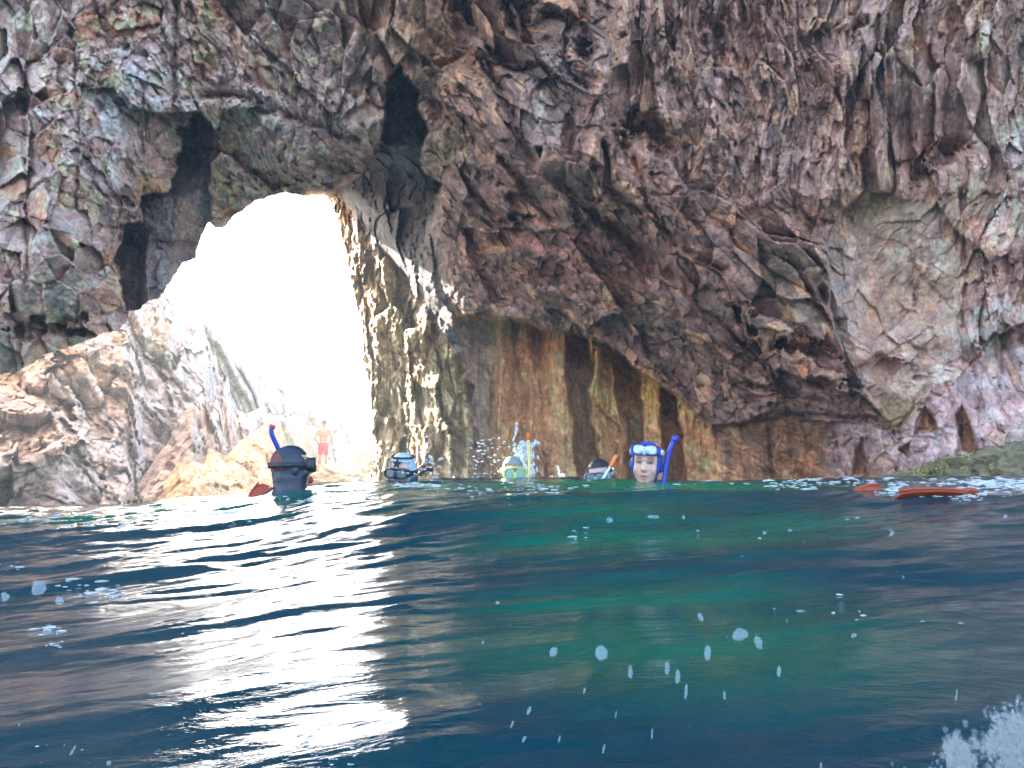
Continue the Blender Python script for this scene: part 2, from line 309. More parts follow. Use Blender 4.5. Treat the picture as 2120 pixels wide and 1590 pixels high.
def cave_front():
    cols = np.concatenate([np.linspace(-1500, -500, 26)[:-1], np.linspace(-500, -20, 60)[:-1], np.arange(-20, 2142, 2.1), np.linspace(2142, 2700, 60)[1:], np.linspace(2700, 3600, 24)[1:]])
    rows = np.concatenate([np.linspace(-2600, -600, 36)[:-1], np.linspace(-600, -20, 70)[:-1], np.arange(-20, 1034, 2.1), np.linspace(1034, 1300, 14)[1:]])
    PX, PY = np.meshgrid(cols, rows); sh = PX.shape
    px, py = PX.ravel(), PY.ravel()
    # the outline of the opening is ragged
    Y, W = macro(px, py)
    X, Yw, Z = at(px, py, Y)
    # above the frame the mass carries on as a plain cliff: the rows there climb and lean back
    rgn = lambda *a: gblob(px, py, *a)
    wv = np.clip(sstep(1180, 1330, px + 0.15 * py) * sstep(430, 250, py - 0.25 * (px - 1300)) + sstep(1930, 2010, px), 0, 1)
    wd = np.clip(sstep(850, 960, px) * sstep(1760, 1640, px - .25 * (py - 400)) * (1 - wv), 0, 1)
    smooth_ = np.clip(W['R'] * .66 + W['L'] * .6 + W['S'] * .45 + W['T'] * sstep(0, 60, (px - 716) * 1.30 - (py - 430)) * .45, 0, .93)
    wc = np.clip(1 - wv - wd, 0, 1)
    # domain warp
    dx = 0.16 * fbm(X * 1.1, Y * 1.1, Z * 1.1, 2, 40) + .022 * fbm(X * 9, Y * 5, Z * 9, 4, 42, .6)
    dz = 0.16 * fbm(X * 1.1, Y * 1.1, Z * 1.1 + 20, 2, 41) + .022 * fbm(X * 9, Y * 5, Z * 9 + 9, 4, 43, .6)
    x, y, z = X + dx, Y * 0.6, Z + dz
    md = .45 + 1.3 * sstep(-.28, .28, fbm(X * .55, Y * .5, Z * .55, 2, 44))
    def setof(ax, az, rot, seed):
        c, s = math.cos(rot), math.sin(rot)
        u = x * c + z * s; v = -x * s + z * c
        b1, r1, e1 = blocks(u * ax * 1.3, y * 1.2, v * az * 1.3, seed, 1.5, .9, .05, .12)
        b2, r2, e2 = blocks(u * ax * 3.9 + 3, y * 3, v * az * 3.9, seed + 11, 1.6, .9, .12, .16)
        b3, r3, e3 = blocks(u * ax * 10.5 + 7, y * 6, v * az * 10.5, seed + 23, 1.5, 1.0, .20, .3)
        b4, r4, e4 = blocks(u * ax * 24 + 7, y * 12, v * az * 24, seed + 37, 1.4, 1.0, .25, .4)
        return b1 * .33 + b2 * .14 * md + b3 * .05 * (2.1 - md) + b4 * .014 * (2.1 - md), r2, r3, e2, r4
    hc, rc, rc3, ec, rc4 = setof(1.15, .85, 0.10, 100)
    hv, rv, rv3, ev, rv4 = setof(1.7, .55, 0.03, 200)
    hd, rd, rd3, ed, rd4 = setof(.65, 1.5, -0.80, 300)
    H = hc * wc + hv * wv + hd * wd
    vz = np.where(wv > .5, .55, .9)
    rid = 1 - np.abs(fbm(X * 2.6, Y * 2, Z * 1.7, 6, 62, .6)) * 2.4
    H = H * .84 + 0.20 * fbm(X * .9, Y, Z * .9, 6, 60, .55) + .022 * fbm(X * 11, Y * 6, Z * 11, 4, 61, .6)
    H = H + .02 * rid
    # stacked thin beds for the slab and lower wall, vertical ribs for alcove and curtain
    ribs = fbm(X * 5.5, Y * .5, Z * .55, 5, 70, .6)
    strand = 1 - np.abs(fbm(X * 6.5 + .3 * Z, Y * 1.0, Z * 1.3, 5, 71, .62)) * 2
    kS = 1 - smooth_
    slabH = .05 * fbm(X * 4 - Z * 1.5, Y, Z * 1.2, 5, 75)
    H = H * kS + slabH * smooth_
    cur = W['T'] * sstep(20, -30, (px - 716) * 1.30 - (py - 430))
    aw = W['A']
    H = H * (1 - .80 * aw) * (1 - .25 * cur) + aw * (.26 * ribs + .12 * strand + .10 * fbm(X * 3, Y, Z * 2, 5, 78)) + cur * (.55 * blocks(X * 2.3 + .3 * Z, Y * 1.2, Z * .9, 555, 1.6, .9, .2, .2)[0] + .22 * strand + .30 * ribs + .30 * fbm(X * 7, Y * 7, Z * 5, 4, 77))
    low = W['L'] * sstep(1740, 1600, px)
    H = H + low * .12 * ribs
    Yn = Y - H
    # above the frame: lean back so the cliff has a real top
    Yn = Yn + np.maximum(0, Z - 7.0) * .35
    X2, Y2, Z2 = at(px, py, Yn)
    ox0 = px + 6 * fbm(px / 18, py / 18, 0 * px, 3, 12); oy0 = py + 6 * fbm(px / 18, py / 18, 0 * px + 4, 3, 13)
    # ---- rock tints: own colours plus painted shade, sunlight and haze
    def C(r, g, b): return np.array([r, g, b], np.float32)
    tint = np.tile(C(.215, .185, .178), (len(px), 1))
    def mixin(col, wgt):
        nonlocal tint
        tint = tint * (1 - wgt[:, None]) + col * wgt[:, None]
    nz = fbm(X * 1.1, Y, Z * 1.1, 3, 80) * .5 + .5
    mixin(C(.205, .185, .19), wc * nz * .8)
    mixin(C(.215, .165, .15), wv * .8); mixin(C(.128, .092, .080), wd * .88)  # central mass: red-brown, darkened to stand in for its underside shade
    mixin(C(.25, .18, .12), rgn(870, 60, 120, 90) * .7 + rgn(960, 150, 130, 50) * .4)
    mixin(C(.10, .09, .08), rgn(1150, 90, 120, 90) * .6)
    mixin(C(.24, .24, .25), rgn(1130, 210, 55, 90) * .9); mixin(C(.26, .21, .14), rgn(930, 300, 50, 70) * .6)
    mixin(C(.20, .105, .09), rgn(1100, 500, 150, 40) * .45 + rgn(1060, 420, 70, 60) * .4 + rgn(1260, 560, 160, 60) * .35)
    mixin(C(.19, .21, .20), rgn(1640, 560, 90, 60) * .5 + rgn(1650, 650, 40, 40) * .7)
    mixin(C(.22, .225, .24), rgn(1830, 120, 90, 130) * .5 + rgn(1640, 280, 60, 60) * .5)
    mixin(C(.26, .215, .185), sstep(1900, 2100, px) * sstep(600, 300, py) * .7)
    mixin(C(.27, .232, .24), sstep(2000, 2120, px) * sstep(700, 400, py) * .85)  # right edge: pinkish rock, bright haze painted into the tint
    mixin(C(.25, .24, .21), W['R'] * .8 * np.clip(.9 + fbm(X * 2.5, Y, Z * 2.5, 4, 97), 0, 1)); mixin(C(.27, .27, .27), W['R'] * sstep(1800, 1740, px) * .6)
    mixin(C(.30, .22, .17), W['R'] * (rgn(1810, 640, 26, 90) * .7))
    mixin(C(.17, .175, .09), (rgn(1800, 420, 60, 45) * .7 + rgn(1850, 860, 40, 40) * .7))
    mixin(C(.30, .26, .27), sstep(1880, 1990, px) * sstep(560, 680, py) * .8)
    mixin(C(.24, .22, .25), W['L'] * sstep(1690, 1740, px) * .9); mixin(C(.17, .11, .07), W['L'] * sstep(1740, 1690, px) * .85)
    mixin(C(.20, .15, .09), W['L'] * sstep(1740, 1690, px) * np.clip(ribs * 2, 0, 1) * .6)
    # left: orange clasts, pale mineral streaks
    orange = (rc > .80) * ec * wc * sstep(650, 450, px)
    mixin(C(.27, .17, .125), orange * .9)
    orange2 = ((rv3 > .86) * wv + (rd3 > .9) * wd + (rc3 > .88) * wc)
    mixin(C(.30, .19, .12), orange2 * .5)
    darkc = ((rc3 < .15) * wc + (rd3 < .2) * wd + (rv3 < .15) * wv); mixin(C(.11, .10, .10), darkc * .45)
    mixin(C(.26, .29, .34), .8 * np.clip(rgn(270, 130, 60, 120) * .9 + rgn(215, 240, 60, 60) * .7 + rgn(90, 60, 60, 90) * .3, 0, 1) * np.clip(fbm(X * 5, Y, Z * 5, 4, 88) * 1.6 + .35, 0, 1))
    mixin(C(.085, .10, .12), W['S'] * .8)  # slots: dark blue-grey recess shade painted in
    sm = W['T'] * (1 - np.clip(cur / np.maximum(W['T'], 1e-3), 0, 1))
    mixin(C(.05, .068, .085), sm * .92)  # wall past the arch's shadow edge: shade painted dark blue
    mixin(C(.25, .245, .16), cur * .9); mixin(C(.20, .16, .11), cur * np.clip(fbm(X * 3, Y, Z * 2, 3, 90) * 1.5, 0, .8))  # yellow-beige curtain rock, sunlit gold painted in
    # alcove
    mixin(C(.31, .19, .105), aw); mixin(C(.25, .22, .11), aw * np.clip(fbm(X * 2.2, Y, Z * .5, 3, 91) * 2, 0, 1) * .9)
    mixin(C(.27, .12, .07), aw * (rgn(1110, 720, 60, 50) * .8)); mixin(C(.30, .24, .09), aw * (rgn(1240, 780, 30, 120) * .7))
    mixin(C(.40, .21, .07), aw * (rgn(1350, 810, 60, 50) * .9)); mixin(C(.12, .13, .14), aw * sstep(.35, .7, W['slit']) * .6)  # slits darkened: recess shade painted into the tint
    mixin(C(.13, .14, .15), aw * sstep(1040, 1000, px) * .8); mixin(C(.14, .13, .12), aw * sstep(60, 0, np.abs(px - 1110)) * sstep(850, 960, py) * .7)  # left recess: more shade painted in
    # orange ledge lip, brightened to paint in the light it catches
    lip = np.exp(-((py - np.interp(px, [940, 1000, 1100, 1110, 1300, 1345, 1440], [655, 661, 672, 500, 758, 782, 860])) / 9) ** 2) * sstep(930, 960, px) * sstep(1450, 1430, px) * np.where((px < 1105) | (px > 1295), 1, 0)
    mixin(C(.44, .22, .08), lip * .9)
    for tri in P_RUST:
        mixin(C(.11, .062, .035), sstep(-2, 4, sdist(ox0, oy0, tri)) * .9)
    # damp dark band and rust at the waterline
    mixin(C(.20, .14, .08), sstep(955, 1000, py + 8 * fbm(px / 40, py / 40, 0 * px, 3, 95)) * sstep(1480, 1520, px) * .6)
    tone = (rc3 * wc + rv3 * wv + rd3 * wd - .5) * .5 + (rc4 * wc + rv4 * wv + rd4 * wd - .5) * .3
    tint *= (1 + .45 * fbm(X * 7, Y * 3, Z * 7, 5, 96, .6) + kS * tone)[:, None]
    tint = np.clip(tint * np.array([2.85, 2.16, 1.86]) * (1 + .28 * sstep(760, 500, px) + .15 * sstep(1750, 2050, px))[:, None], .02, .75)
    # ---- keep what lies outside the opening
    ox = px + 3 * fbm(px / 14, py / 14, 0 * px, 3, 12); oy = py + 3 * fbm(px / 14, py / 14, 0 * px + 4, 3, 13)
    ins = inside(ox, oy, OPEN).reshape(sh)
    cell_in = ins[:-1, :-1] | ins[1:, :-1] | ins[1:, 1:] | ins[:-1, 1:]
    faces = grid_faces(sh[0], sh[1], ~cell_in)
    V = np.stack([X2, Y2, Z2], -1)
    # the outline gets thickness: its border runs back and flares outwards
    e = np.concatenate([faces[:, [0, 1]], faces[:, [1, 2]], faces[:, [2, 3]], faces[:, [3, 0]]])
    key = np.minimum(e[:, 0], e[:, 1]).astype(np.int64) * (len(V) + 1) + np.maximum(e[:, 0], e[:, 1])
    u, inv, cnt = np.unique(key, return_inverse=True, return_counts=True)
    be = e[cnt[inv] == 1]
    bv = np.unique(be)
    cx0, cy0 = 560., 800.
    prev = bv; newF = []
    lens = [(.3, 1.01), (.8, 1.04), (1.5, 1.10), (2.2, 1.2), (2.8, 1.45)]
    allV = [V]; allT = [tint]; base = len(V); remap_prev = {int(a): int(a) for a in bv}
    idx_prev = np.full(len(V), -1, np.int64); idx_prev[bv] = bv
    for k, (dpt, fl) in enumerate(lens):
        fl = 1.012 ** (k + 1) + (fl - 1.0) * sstep(500, 400, px[bv])
        bx = cx0 + (px[bv] - cx0) * fl; by = np.where(py[bv] < 1000, cy0 + (py[bv] - cy0) * fl, py[bv])
        jit = .2 * fbm(X2[bv] * 2, Y2[bv] + dpt, Z2[bv] * 2, 3, 120)
        nx, ny, nz_ = at(bx, by, Yn[bv] + dpt + jit)
        allV.append(np.stack([nx, ny, nz_], -1)); allT.append(tint[bv] * .95)
        idx_new = np.full(len(V), -1, np.int64); idx_new[bv] = base + np.arange(len(bv)); base += len(bv)
        newF.append(np.stack([idx_prev[be[:, 1]], idx_prev[be[:, 0]], idx_new[be[:, 0]], idx_new[be[:, 1]]], -1))
        idx_prev = idx_new
    V = np.concatenate(allV); T = np.concatenate(allT)
    faces = np.concatenate([faces] + newF)
    used = np.zeros(len(V), bool); used[faces.ravel()] = True
    rm = np.cumsum(used) - 1
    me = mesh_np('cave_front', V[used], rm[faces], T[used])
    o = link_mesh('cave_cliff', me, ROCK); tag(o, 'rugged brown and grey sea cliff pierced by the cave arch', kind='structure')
    return o
cave_front()

# ------------------------------------------------------------------ ridges beyond the opening
def ridge(name, label, tops, depth, leanback, tintf, seed, step=3.0, amp=1.0, base_py=1120, back=6.0, kx=1.0):
    tx = [t[0] for t in tops]; ty = [t[1] for t in tops]
    cols = np.arange(tx[0], tx[-1] + .1, step)
    top = np.interp(cols, tx, ty)
    n = int((base_py - min(ty)) / step)
    t = np.linspace(0, 1, n)
    PXg = np.tile(cols, (n, 1)); PYg = base_py + (top[None] - base_py) * t[:, None]
    D = depth(PXg) + leanback * t[:, None] ** 1.3
    px, py, Y = PXg.ravel(), PYg.ravel(), D.ravel()
    X, Yw, Z = at(px, py, Y); s = 1 / (depth(600.) * .09)
    dx = (.35 * fbm(X * s, Y * s, Z * s, 2, seed) + .12 * fbm(X * 7 * s, Y * 4 * s, Z * 7 * s, 4, seed + 8, .65)) / s
    b1, r1, e1 = blocks((X + dx) * 1.1 * s, Y * .7 * s, Z * .8 * s, seed + 1, 1.5, .9, .05, .12)
    b2, r2, e2 = blocks((X + dx) * 3.4 * s, Y * 2.0 * s, (Z + dx) * 2.0 * s, seed + 2, 1.5, .9, .12, .15)
    b3, r3, e3 = blocks((X + dx) * 10 * s, Y * 5.0 * s, (Z - dx) * 6 * s, seed + 3, 1.5, .9, .2, .3)
    rg = 1 - np.abs(fbm(X * s * 2.2 - Z * s, Y * s, Z * s * 1.2, 6, seed + 5, .6)) * 2.4
    H = (b1 * .45 + b2 * .22 + b3 * .10 + .14 * rg + .5 * fbm(X * s * .8, Y * s, Z * s * .8, 6, seed + 4, .6)) * amp / s * .9
    Y2 = Y - H * np.repeat(.35 + .65 * (1 - t ** 6), len(cols))
    X2, Yw2, Z2 = at(px, py, Y2)
    Z2 = Z2 + np.repeat(t, len(cols)) * .12 / s * b2 * amp
    V = np.stack([X2, Yw2, Z2], -1).reshape(n, len(cols), 3)
    T = tintf(px, py, X, Y, Z, r2, r3).reshape(n, len(cols), 3)
    # the far side falls away behind the crest
    rows = [V]; tr = [T]
    for k in range(1, 7):
        q = V[-1].copy(); q[:, 1] += back * k / 6; q[:, 2] -= (q[:, 2] + 1.5) * (k / 6) ** 2 * 1.0
        q[:, 2] += .2 / s * fbm(q[:, 0] * s * 3, q[:, 1] * s * 3, q[:, 2] * 0, 3, seed + 9) * (k < 6)
        rows.append(q[None]); tr.append(T[-1:])
    V = np.concatenate(rows); T = np.concatenate(tr)
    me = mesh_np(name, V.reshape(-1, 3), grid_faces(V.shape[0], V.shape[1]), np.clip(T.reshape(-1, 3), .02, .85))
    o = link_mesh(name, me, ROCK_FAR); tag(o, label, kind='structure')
    return o
def tint_cliff(px, py, X, Y, Z, r2, r3):
    T = np.tile(np.array([.50, .48, .465]), (len(px), 1))
    n = fbm(X * .6, Y * .3, Z * .6, 4, 501) ; g = np.clip(fbm(X * .5, Y * .3, Z * .5, 3, 502) * 2, 0, 1)
    T = T * (1 + .22 * n[:, None])
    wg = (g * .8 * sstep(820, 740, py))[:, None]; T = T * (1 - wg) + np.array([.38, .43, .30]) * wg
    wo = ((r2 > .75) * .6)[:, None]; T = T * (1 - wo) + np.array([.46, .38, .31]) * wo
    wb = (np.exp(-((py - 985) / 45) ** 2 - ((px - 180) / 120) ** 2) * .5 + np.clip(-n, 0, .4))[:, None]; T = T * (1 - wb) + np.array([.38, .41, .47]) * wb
    cave = (np.exp(-((px - 45) / 45) ** 2 - ((py - 1030) / 55) ** 2) * .5)[:, None]; T = T * (1 - cave) + np.array([.2, .16, .17]) * cave  # darkness of a cave mouth painted on, no hollow modelled
    return T
def tint_warm(px, py, X, Y, Z, r2, r3):
    T = np.tile(np.array([.62, .52, .34]), (len(px), 1)); n = fbm(X * .9, Y * .3, Z * .9, 4, 511)
    T = T * (1 + .35 * n[:, None]); wo = ((r3 > .7) * .6)[:, None]; T = T * (1 - wo) + np.array([.42, .26, .16]) * wo
    return T
def tint_pink(px, py, X, Y, Z, r2, r3):
    T = np.tile(np.array([.30, .20, .17]), (len(px), 1)); n = fbm(X * .3, Y * .3, Z * .3, 4, 521)
    g = np.clip(n * 2, 0, .7)[:, None]; T = T * (1 - g) + np.array([.16, .20, .13]) * g
    return T
ridge('left_cliff', 'pale grey cliff seen through the left of the arch',
      [(-900, 300), (-300, 420), (0, 560), (200, 590), (290, 600), (345, 606), (372, 640), (400, 668), (430, 690), (455, 720), (480, 745), (520, 770), (560, 800), (600, 812), (640, 830), (700, 860), (760, 900), (900, 960)],
      lambda p: np.interp(p, [-900, 0, 120, 260, 300, 420, 600, 900], [12, 15, 15.6, 17.5, 19.5, 22, 38, 46]), 5.0, tint_cliff, 31, 3.0, .8, back=10)
ridge('grey_shoulder', 'low grey rock shoulder in front of the pale cliff',
      [(225, 1080), (262, 1030), (300, 985), (330, 930), (360, 880), (400, 838), (440, 828), (500, 850), (560, 856), (620, 870), (680, 900), (760, 940)],
      lambda p: np.interp(p, [225, 400, 560, 700, 760], [17.2, 19.5, 27, 38, 42]), 2.0, tint_cliff, 47, 3.0, .45, back=3)
ridge('far_headland', 'hazy pink headland far beyond the arch',
      [(430, 860), (520, 800), (600, 795), (640, 792), (680, 770), (720, 762), (770, 745), (850, 720), (1000, 700), (1300, 700)],
      lambda p: 52 + 0 * p, 8.0, tint_pink, 53, 4.0, .5, back=14)
ridge('sunlit_ledge', 'low sunlit yellow rock ledge along the far shore',
      [(290, 1075), (318, 1035), (345, 995), (372, 962), (400, 952), (420, 955), (436, 928), (452, 940), (470, 945), (500, 912), (520, 895), (560, 872), (600, 868), (640, 885), (660, 960), (700, 972), (730, 930), (760, 905), (800, 900), (860, 890), (950, 880)],
      lambda p: np.interp(p, [290, 400, 580, 640, 700, 950], [15.5, 16.5, 21, 30, 32, 33]), 3.0, tint_warm, 61, 2.2, .35, back=4)

# ------------------------------------------------------------------ sea
def sea_level(X, Y):
    """swell: flat in front, rising to a crest about five metres out, lower on the left"""
    px = 1060 + F * X / np.maximum(Y, .3)
    t = np.clip((px + 200) / 2600, 0, 1)
    crest = np.interp(px, [-300, 0, 250, 480, 650, 850, 1100, 1500, 1900, 2400], [.15, .185, .225, .275, .350, .392, .398, .402, .425, .44])
    rise = sstep(1.5, 5.0, Y)
    fall = 1 - sstep(6.5, 12.0, Y) * 1.15
    near = np.interp(Y, [-5, 0, .6, 1.0, 1.4, 1.9, 2.6, 3.4, 4.3, 4.9, 5.4, 7], [-.02, -.02, .0, .032, .062, .082, .106, .185, .31, .372, .385, .385]) / .385
    z = crest * near * fall + .044 * np.clip(X + .4, -3, 3) * sstep(5, 2.5, Y)
    return z
def waves(X, Y):
    # ripples run across the view, tilted slightly
    a = .26; u = X * math.cos(a) + Y * math.sin(a); v = -X * math.sin(a) + Y * math.cos(a)
    w1 = fbm(u * .55, v * 1.3, 0 * u, 3, 700)
    w2 = fbm(u * 1.6 + .5 * w1, v * 4.0 + .8 * w1, 0 * u + 3, 3, 701)
    r = 1 - np.abs(fbm(u * 2.4 + w2, v * 6.5 + w2, 0 * u + 8, 3, 702)) * 2
    w4 = fbm(u * 9, v * 19, 0 * u, 3, 704)
    amp = .35 + .65 * sstep(.8, 3.5, Y)
    w1 = w1 + .35 * np.exp(-((Y - 4.9) / .5) ** 2) * fbm(X * 1.6, Y * .6, 0 * Y + 2, 4, 720, .6)
    far = sstep(6, 14, Y)
    return (.055 * w1 + .024 * w2 * (.5 + .5 * amp) + .011 * r * amp ** 1.6 + .0028 * w4 * amp ** 2) * (1 - .3 * far)
def surf(x, y):
    X = np.array([float(x)]); Y = np.array([float(y)])
    return float((sea_level(X, Y) + waves(X, Y))[0])
def water_mat():
    m, N, L, b = new_mat('sea_water')
    geo = N.new('ShaderNodeNewGeometry')
    mp = N.new('ShaderNodeMapping'); mp.inputs['Scale'].default_value = (1.0, 2.2, 1.0); L.new(geo.outputs['Position'], mp.inputs['Vector'])
    def noise(sc, det, dist=0.):
        n = N.new('ShaderNodeTexNoise'); n.inputs['Scale'].default_value = sc; n.inputs['Detail'].default_value = det; n.inputs['Distortion'].default_value = dist
        L.new(mp.outputs[0], n.inputs['Vector']); return n
    nb = noise(7, 5, .8); nc = noise(24, 4, .5)
    ng = noise(.55, 2, .2)
    # green glow of sunlight inside the water, painted into the base colour
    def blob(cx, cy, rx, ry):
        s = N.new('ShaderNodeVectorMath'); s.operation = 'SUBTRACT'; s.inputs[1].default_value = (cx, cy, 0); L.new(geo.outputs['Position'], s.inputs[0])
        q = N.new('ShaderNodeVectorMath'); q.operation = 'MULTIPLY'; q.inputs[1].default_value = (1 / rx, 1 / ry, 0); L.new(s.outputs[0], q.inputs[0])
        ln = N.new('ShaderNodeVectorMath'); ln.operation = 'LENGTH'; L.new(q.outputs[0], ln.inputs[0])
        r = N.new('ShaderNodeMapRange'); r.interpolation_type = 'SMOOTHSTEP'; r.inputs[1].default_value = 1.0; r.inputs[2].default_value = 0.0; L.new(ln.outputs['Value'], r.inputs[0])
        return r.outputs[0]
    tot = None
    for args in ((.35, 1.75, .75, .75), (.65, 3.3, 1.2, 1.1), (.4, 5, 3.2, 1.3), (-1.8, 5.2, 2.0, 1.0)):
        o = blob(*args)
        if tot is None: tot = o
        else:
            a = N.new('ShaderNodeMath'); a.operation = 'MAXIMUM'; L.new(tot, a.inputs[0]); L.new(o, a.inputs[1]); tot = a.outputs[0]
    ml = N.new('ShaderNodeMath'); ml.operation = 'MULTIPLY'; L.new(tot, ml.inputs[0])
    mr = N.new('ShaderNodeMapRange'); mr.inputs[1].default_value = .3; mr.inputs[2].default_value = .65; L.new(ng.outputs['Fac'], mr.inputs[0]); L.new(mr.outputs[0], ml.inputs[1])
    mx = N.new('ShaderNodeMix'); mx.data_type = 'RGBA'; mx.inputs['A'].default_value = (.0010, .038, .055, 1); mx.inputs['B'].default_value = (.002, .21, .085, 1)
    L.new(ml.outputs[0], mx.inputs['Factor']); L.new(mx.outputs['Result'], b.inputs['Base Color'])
    b.inputs['Roughness'].default_value = .04; b.inputs['IOR'].default_value = 1.333; b.inputs['Specular IOR Level'].default_value = 0.5
    ad = N.new('ShaderNodeMath'); ad.operation = 'MULTIPLY_ADD'; ad.inputs[1].default_value = .35; L.new(nc.outputs['Fac'], ad.inputs[0]); L.new(nb.outputs['Fac'], ad.inputs[2])
    bp = N.new('ShaderNodeBump'); bp.inputs['Strength'].default_value = .4; bp.inputs['Distance'].default_value = .007
    L.new(ad.outputs[0], bp.inputs['Height']); L.new(bp.outputs['Normal'], b.inputs['Normal'])
    return m
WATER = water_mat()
def sea():
    ys = np.concatenate([np.linspace(-60, -2, 10), np.linspace(-1.5, .3, 10), np.geomspace(.4, 12, 640), np.geomspace(12.3, 60, 60), np.array([80, 110, 150.])])
    s = np.concatenate([np.linspace(-6, -1.0, 20)[:-1], np.linspace(-1.0, -.66, 40)[:-1], np.linspace(-.66, .66, 700), np.linspace(.66, 1.0, 40)[1:], np.linspace(1, 6, 20)[1:]])
    YY = np.repeat(ys[:, None], len(s), 1)
    scale = np.where(np.abs(ys) < .4, .4, np.abs(ys)); scale = np.where(ys < .4, np.maximum(scale, 3.0) * 3, scale)
    bl = sstep(-1.5, .5, ys); scale = np.where(ys < .4, 3.0 * (1 - bl) * 4 + .45 * bl, scale)
    XX = s[None] * scale[:, None]
    Z = sea_level(XX.ravel(), YY.ravel()) + waves(XX.ravel(), YY.ravel())
    Z = np.where(YY.ravel() > 60, 0, Z)
    V = np.stack([XX.ravel(), YY.ravel(), Z], -1)
    me = mesh_np('sea', V, grid_faces(len(ys), len(s))[:, ::-1])
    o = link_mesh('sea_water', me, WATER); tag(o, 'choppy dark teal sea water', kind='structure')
sea()

# ------------------------------------------------------------------ people
def ball(bm, c, r, rot=None, seg=20):
    M = Matrix.Translation(c) @ (rot.to_matrix().to_4x4() if rot else Matrix()) @ Matrix.Diagonal((r[0], r[1], r[2], 1))
    bmesh.ops.create_uvsphere(bm, u_segments=seg, v_segments=seg // 2 + 2, radius=1, matrix=M)
def limb(bm, a, b, ra, rb, seg=14):
    a, b = Vector(a), Vector(b); d = b - a; L = d.length
    M = Matrix.Translation((a + b) / 2) @ d.to_track_quat('Z', 'Y').to_matrix().to_4x4()
    bmesh.ops.create_cone(bm, cap_ends=True, segments=seg, radius1=ra, radius2=rb, depth=L, matrix=M)
    ball(bm, a, (ra,) * 3, seg=seg); ball(bm, b, (rb,) * 3, seg=seg)
def remeshed(bm, voxel, smooth=4):
    me = bpy.data.meshes.new('body'); bm.to_mesh(me); bm.free()
    o = bpy.data.objects.new('tmp_body', me); COL.objects.link(o)
    m = o.modifiers.new('r', 'REMESH'); m.mode = 'VOXEL'; m.voxel_size = voxel; m.use_smooth_shade = True
    m2 = o.modifiers.new('s', 'SMOOTH'); m2.factor = .5; m2.iterations = smooth
    dg = bpy.context.evaluated_depsgraph_get(); dg.update()
    out = bpy.data.meshes.new_from_object(o.evaluated_get(dg), depsgraph=dg)
    bpy.data.objects.remove(o); return out
def verts_np(me):
    V = np.empty(len(me.vertices) * 3, np.float32); me.vertices.foreach_get('co', V)
    Nn = np.empty(len(me.vertices) * 3, np.float32); me.vertices.foreach_get('normal', Nn)
    return V.reshape(-1, 3), Nn.reshape(-1, 3)
def shell(me, pred, off):
    """a garment: the part of the body surface where pred holds, pushed out and given thickness"""
    bm = bmesh.new(); bm.from_mesh(me)
    kill = [f for f in bm.faces if not all(pred(v.co) for v in f.verts)]
    nrm = {v.index: v.normal.copy() for v in bm.verts}
    for v in bm.verts: v.co += nrm[v.index] * off
    bmesh.ops.delete(bm, geom=kill, context='FACES')
    bmesh.ops.solidify(bm, geom=bm.faces[:], thickness=off * .8)
    out = bpy.data.meshes.new('garment'); bm.to_mesh(out); bm.free(); return out
def skin_mat():
    m, N, L, b = new_mat('skin')
    a = N.new('ShaderNodeAttribute'); a.attribute_name = 'tint'; L.new(a.outputs['Color'], b.inputs['Base Color'])
    b.inputs['Roughness'].default_value = .38; b.inputs['Subsurface Weight'].default_value = .08; b.inputs['Subsurface Radius'].default_value = (.01, .004, .002)
    return m
SKIN = skin_mat()
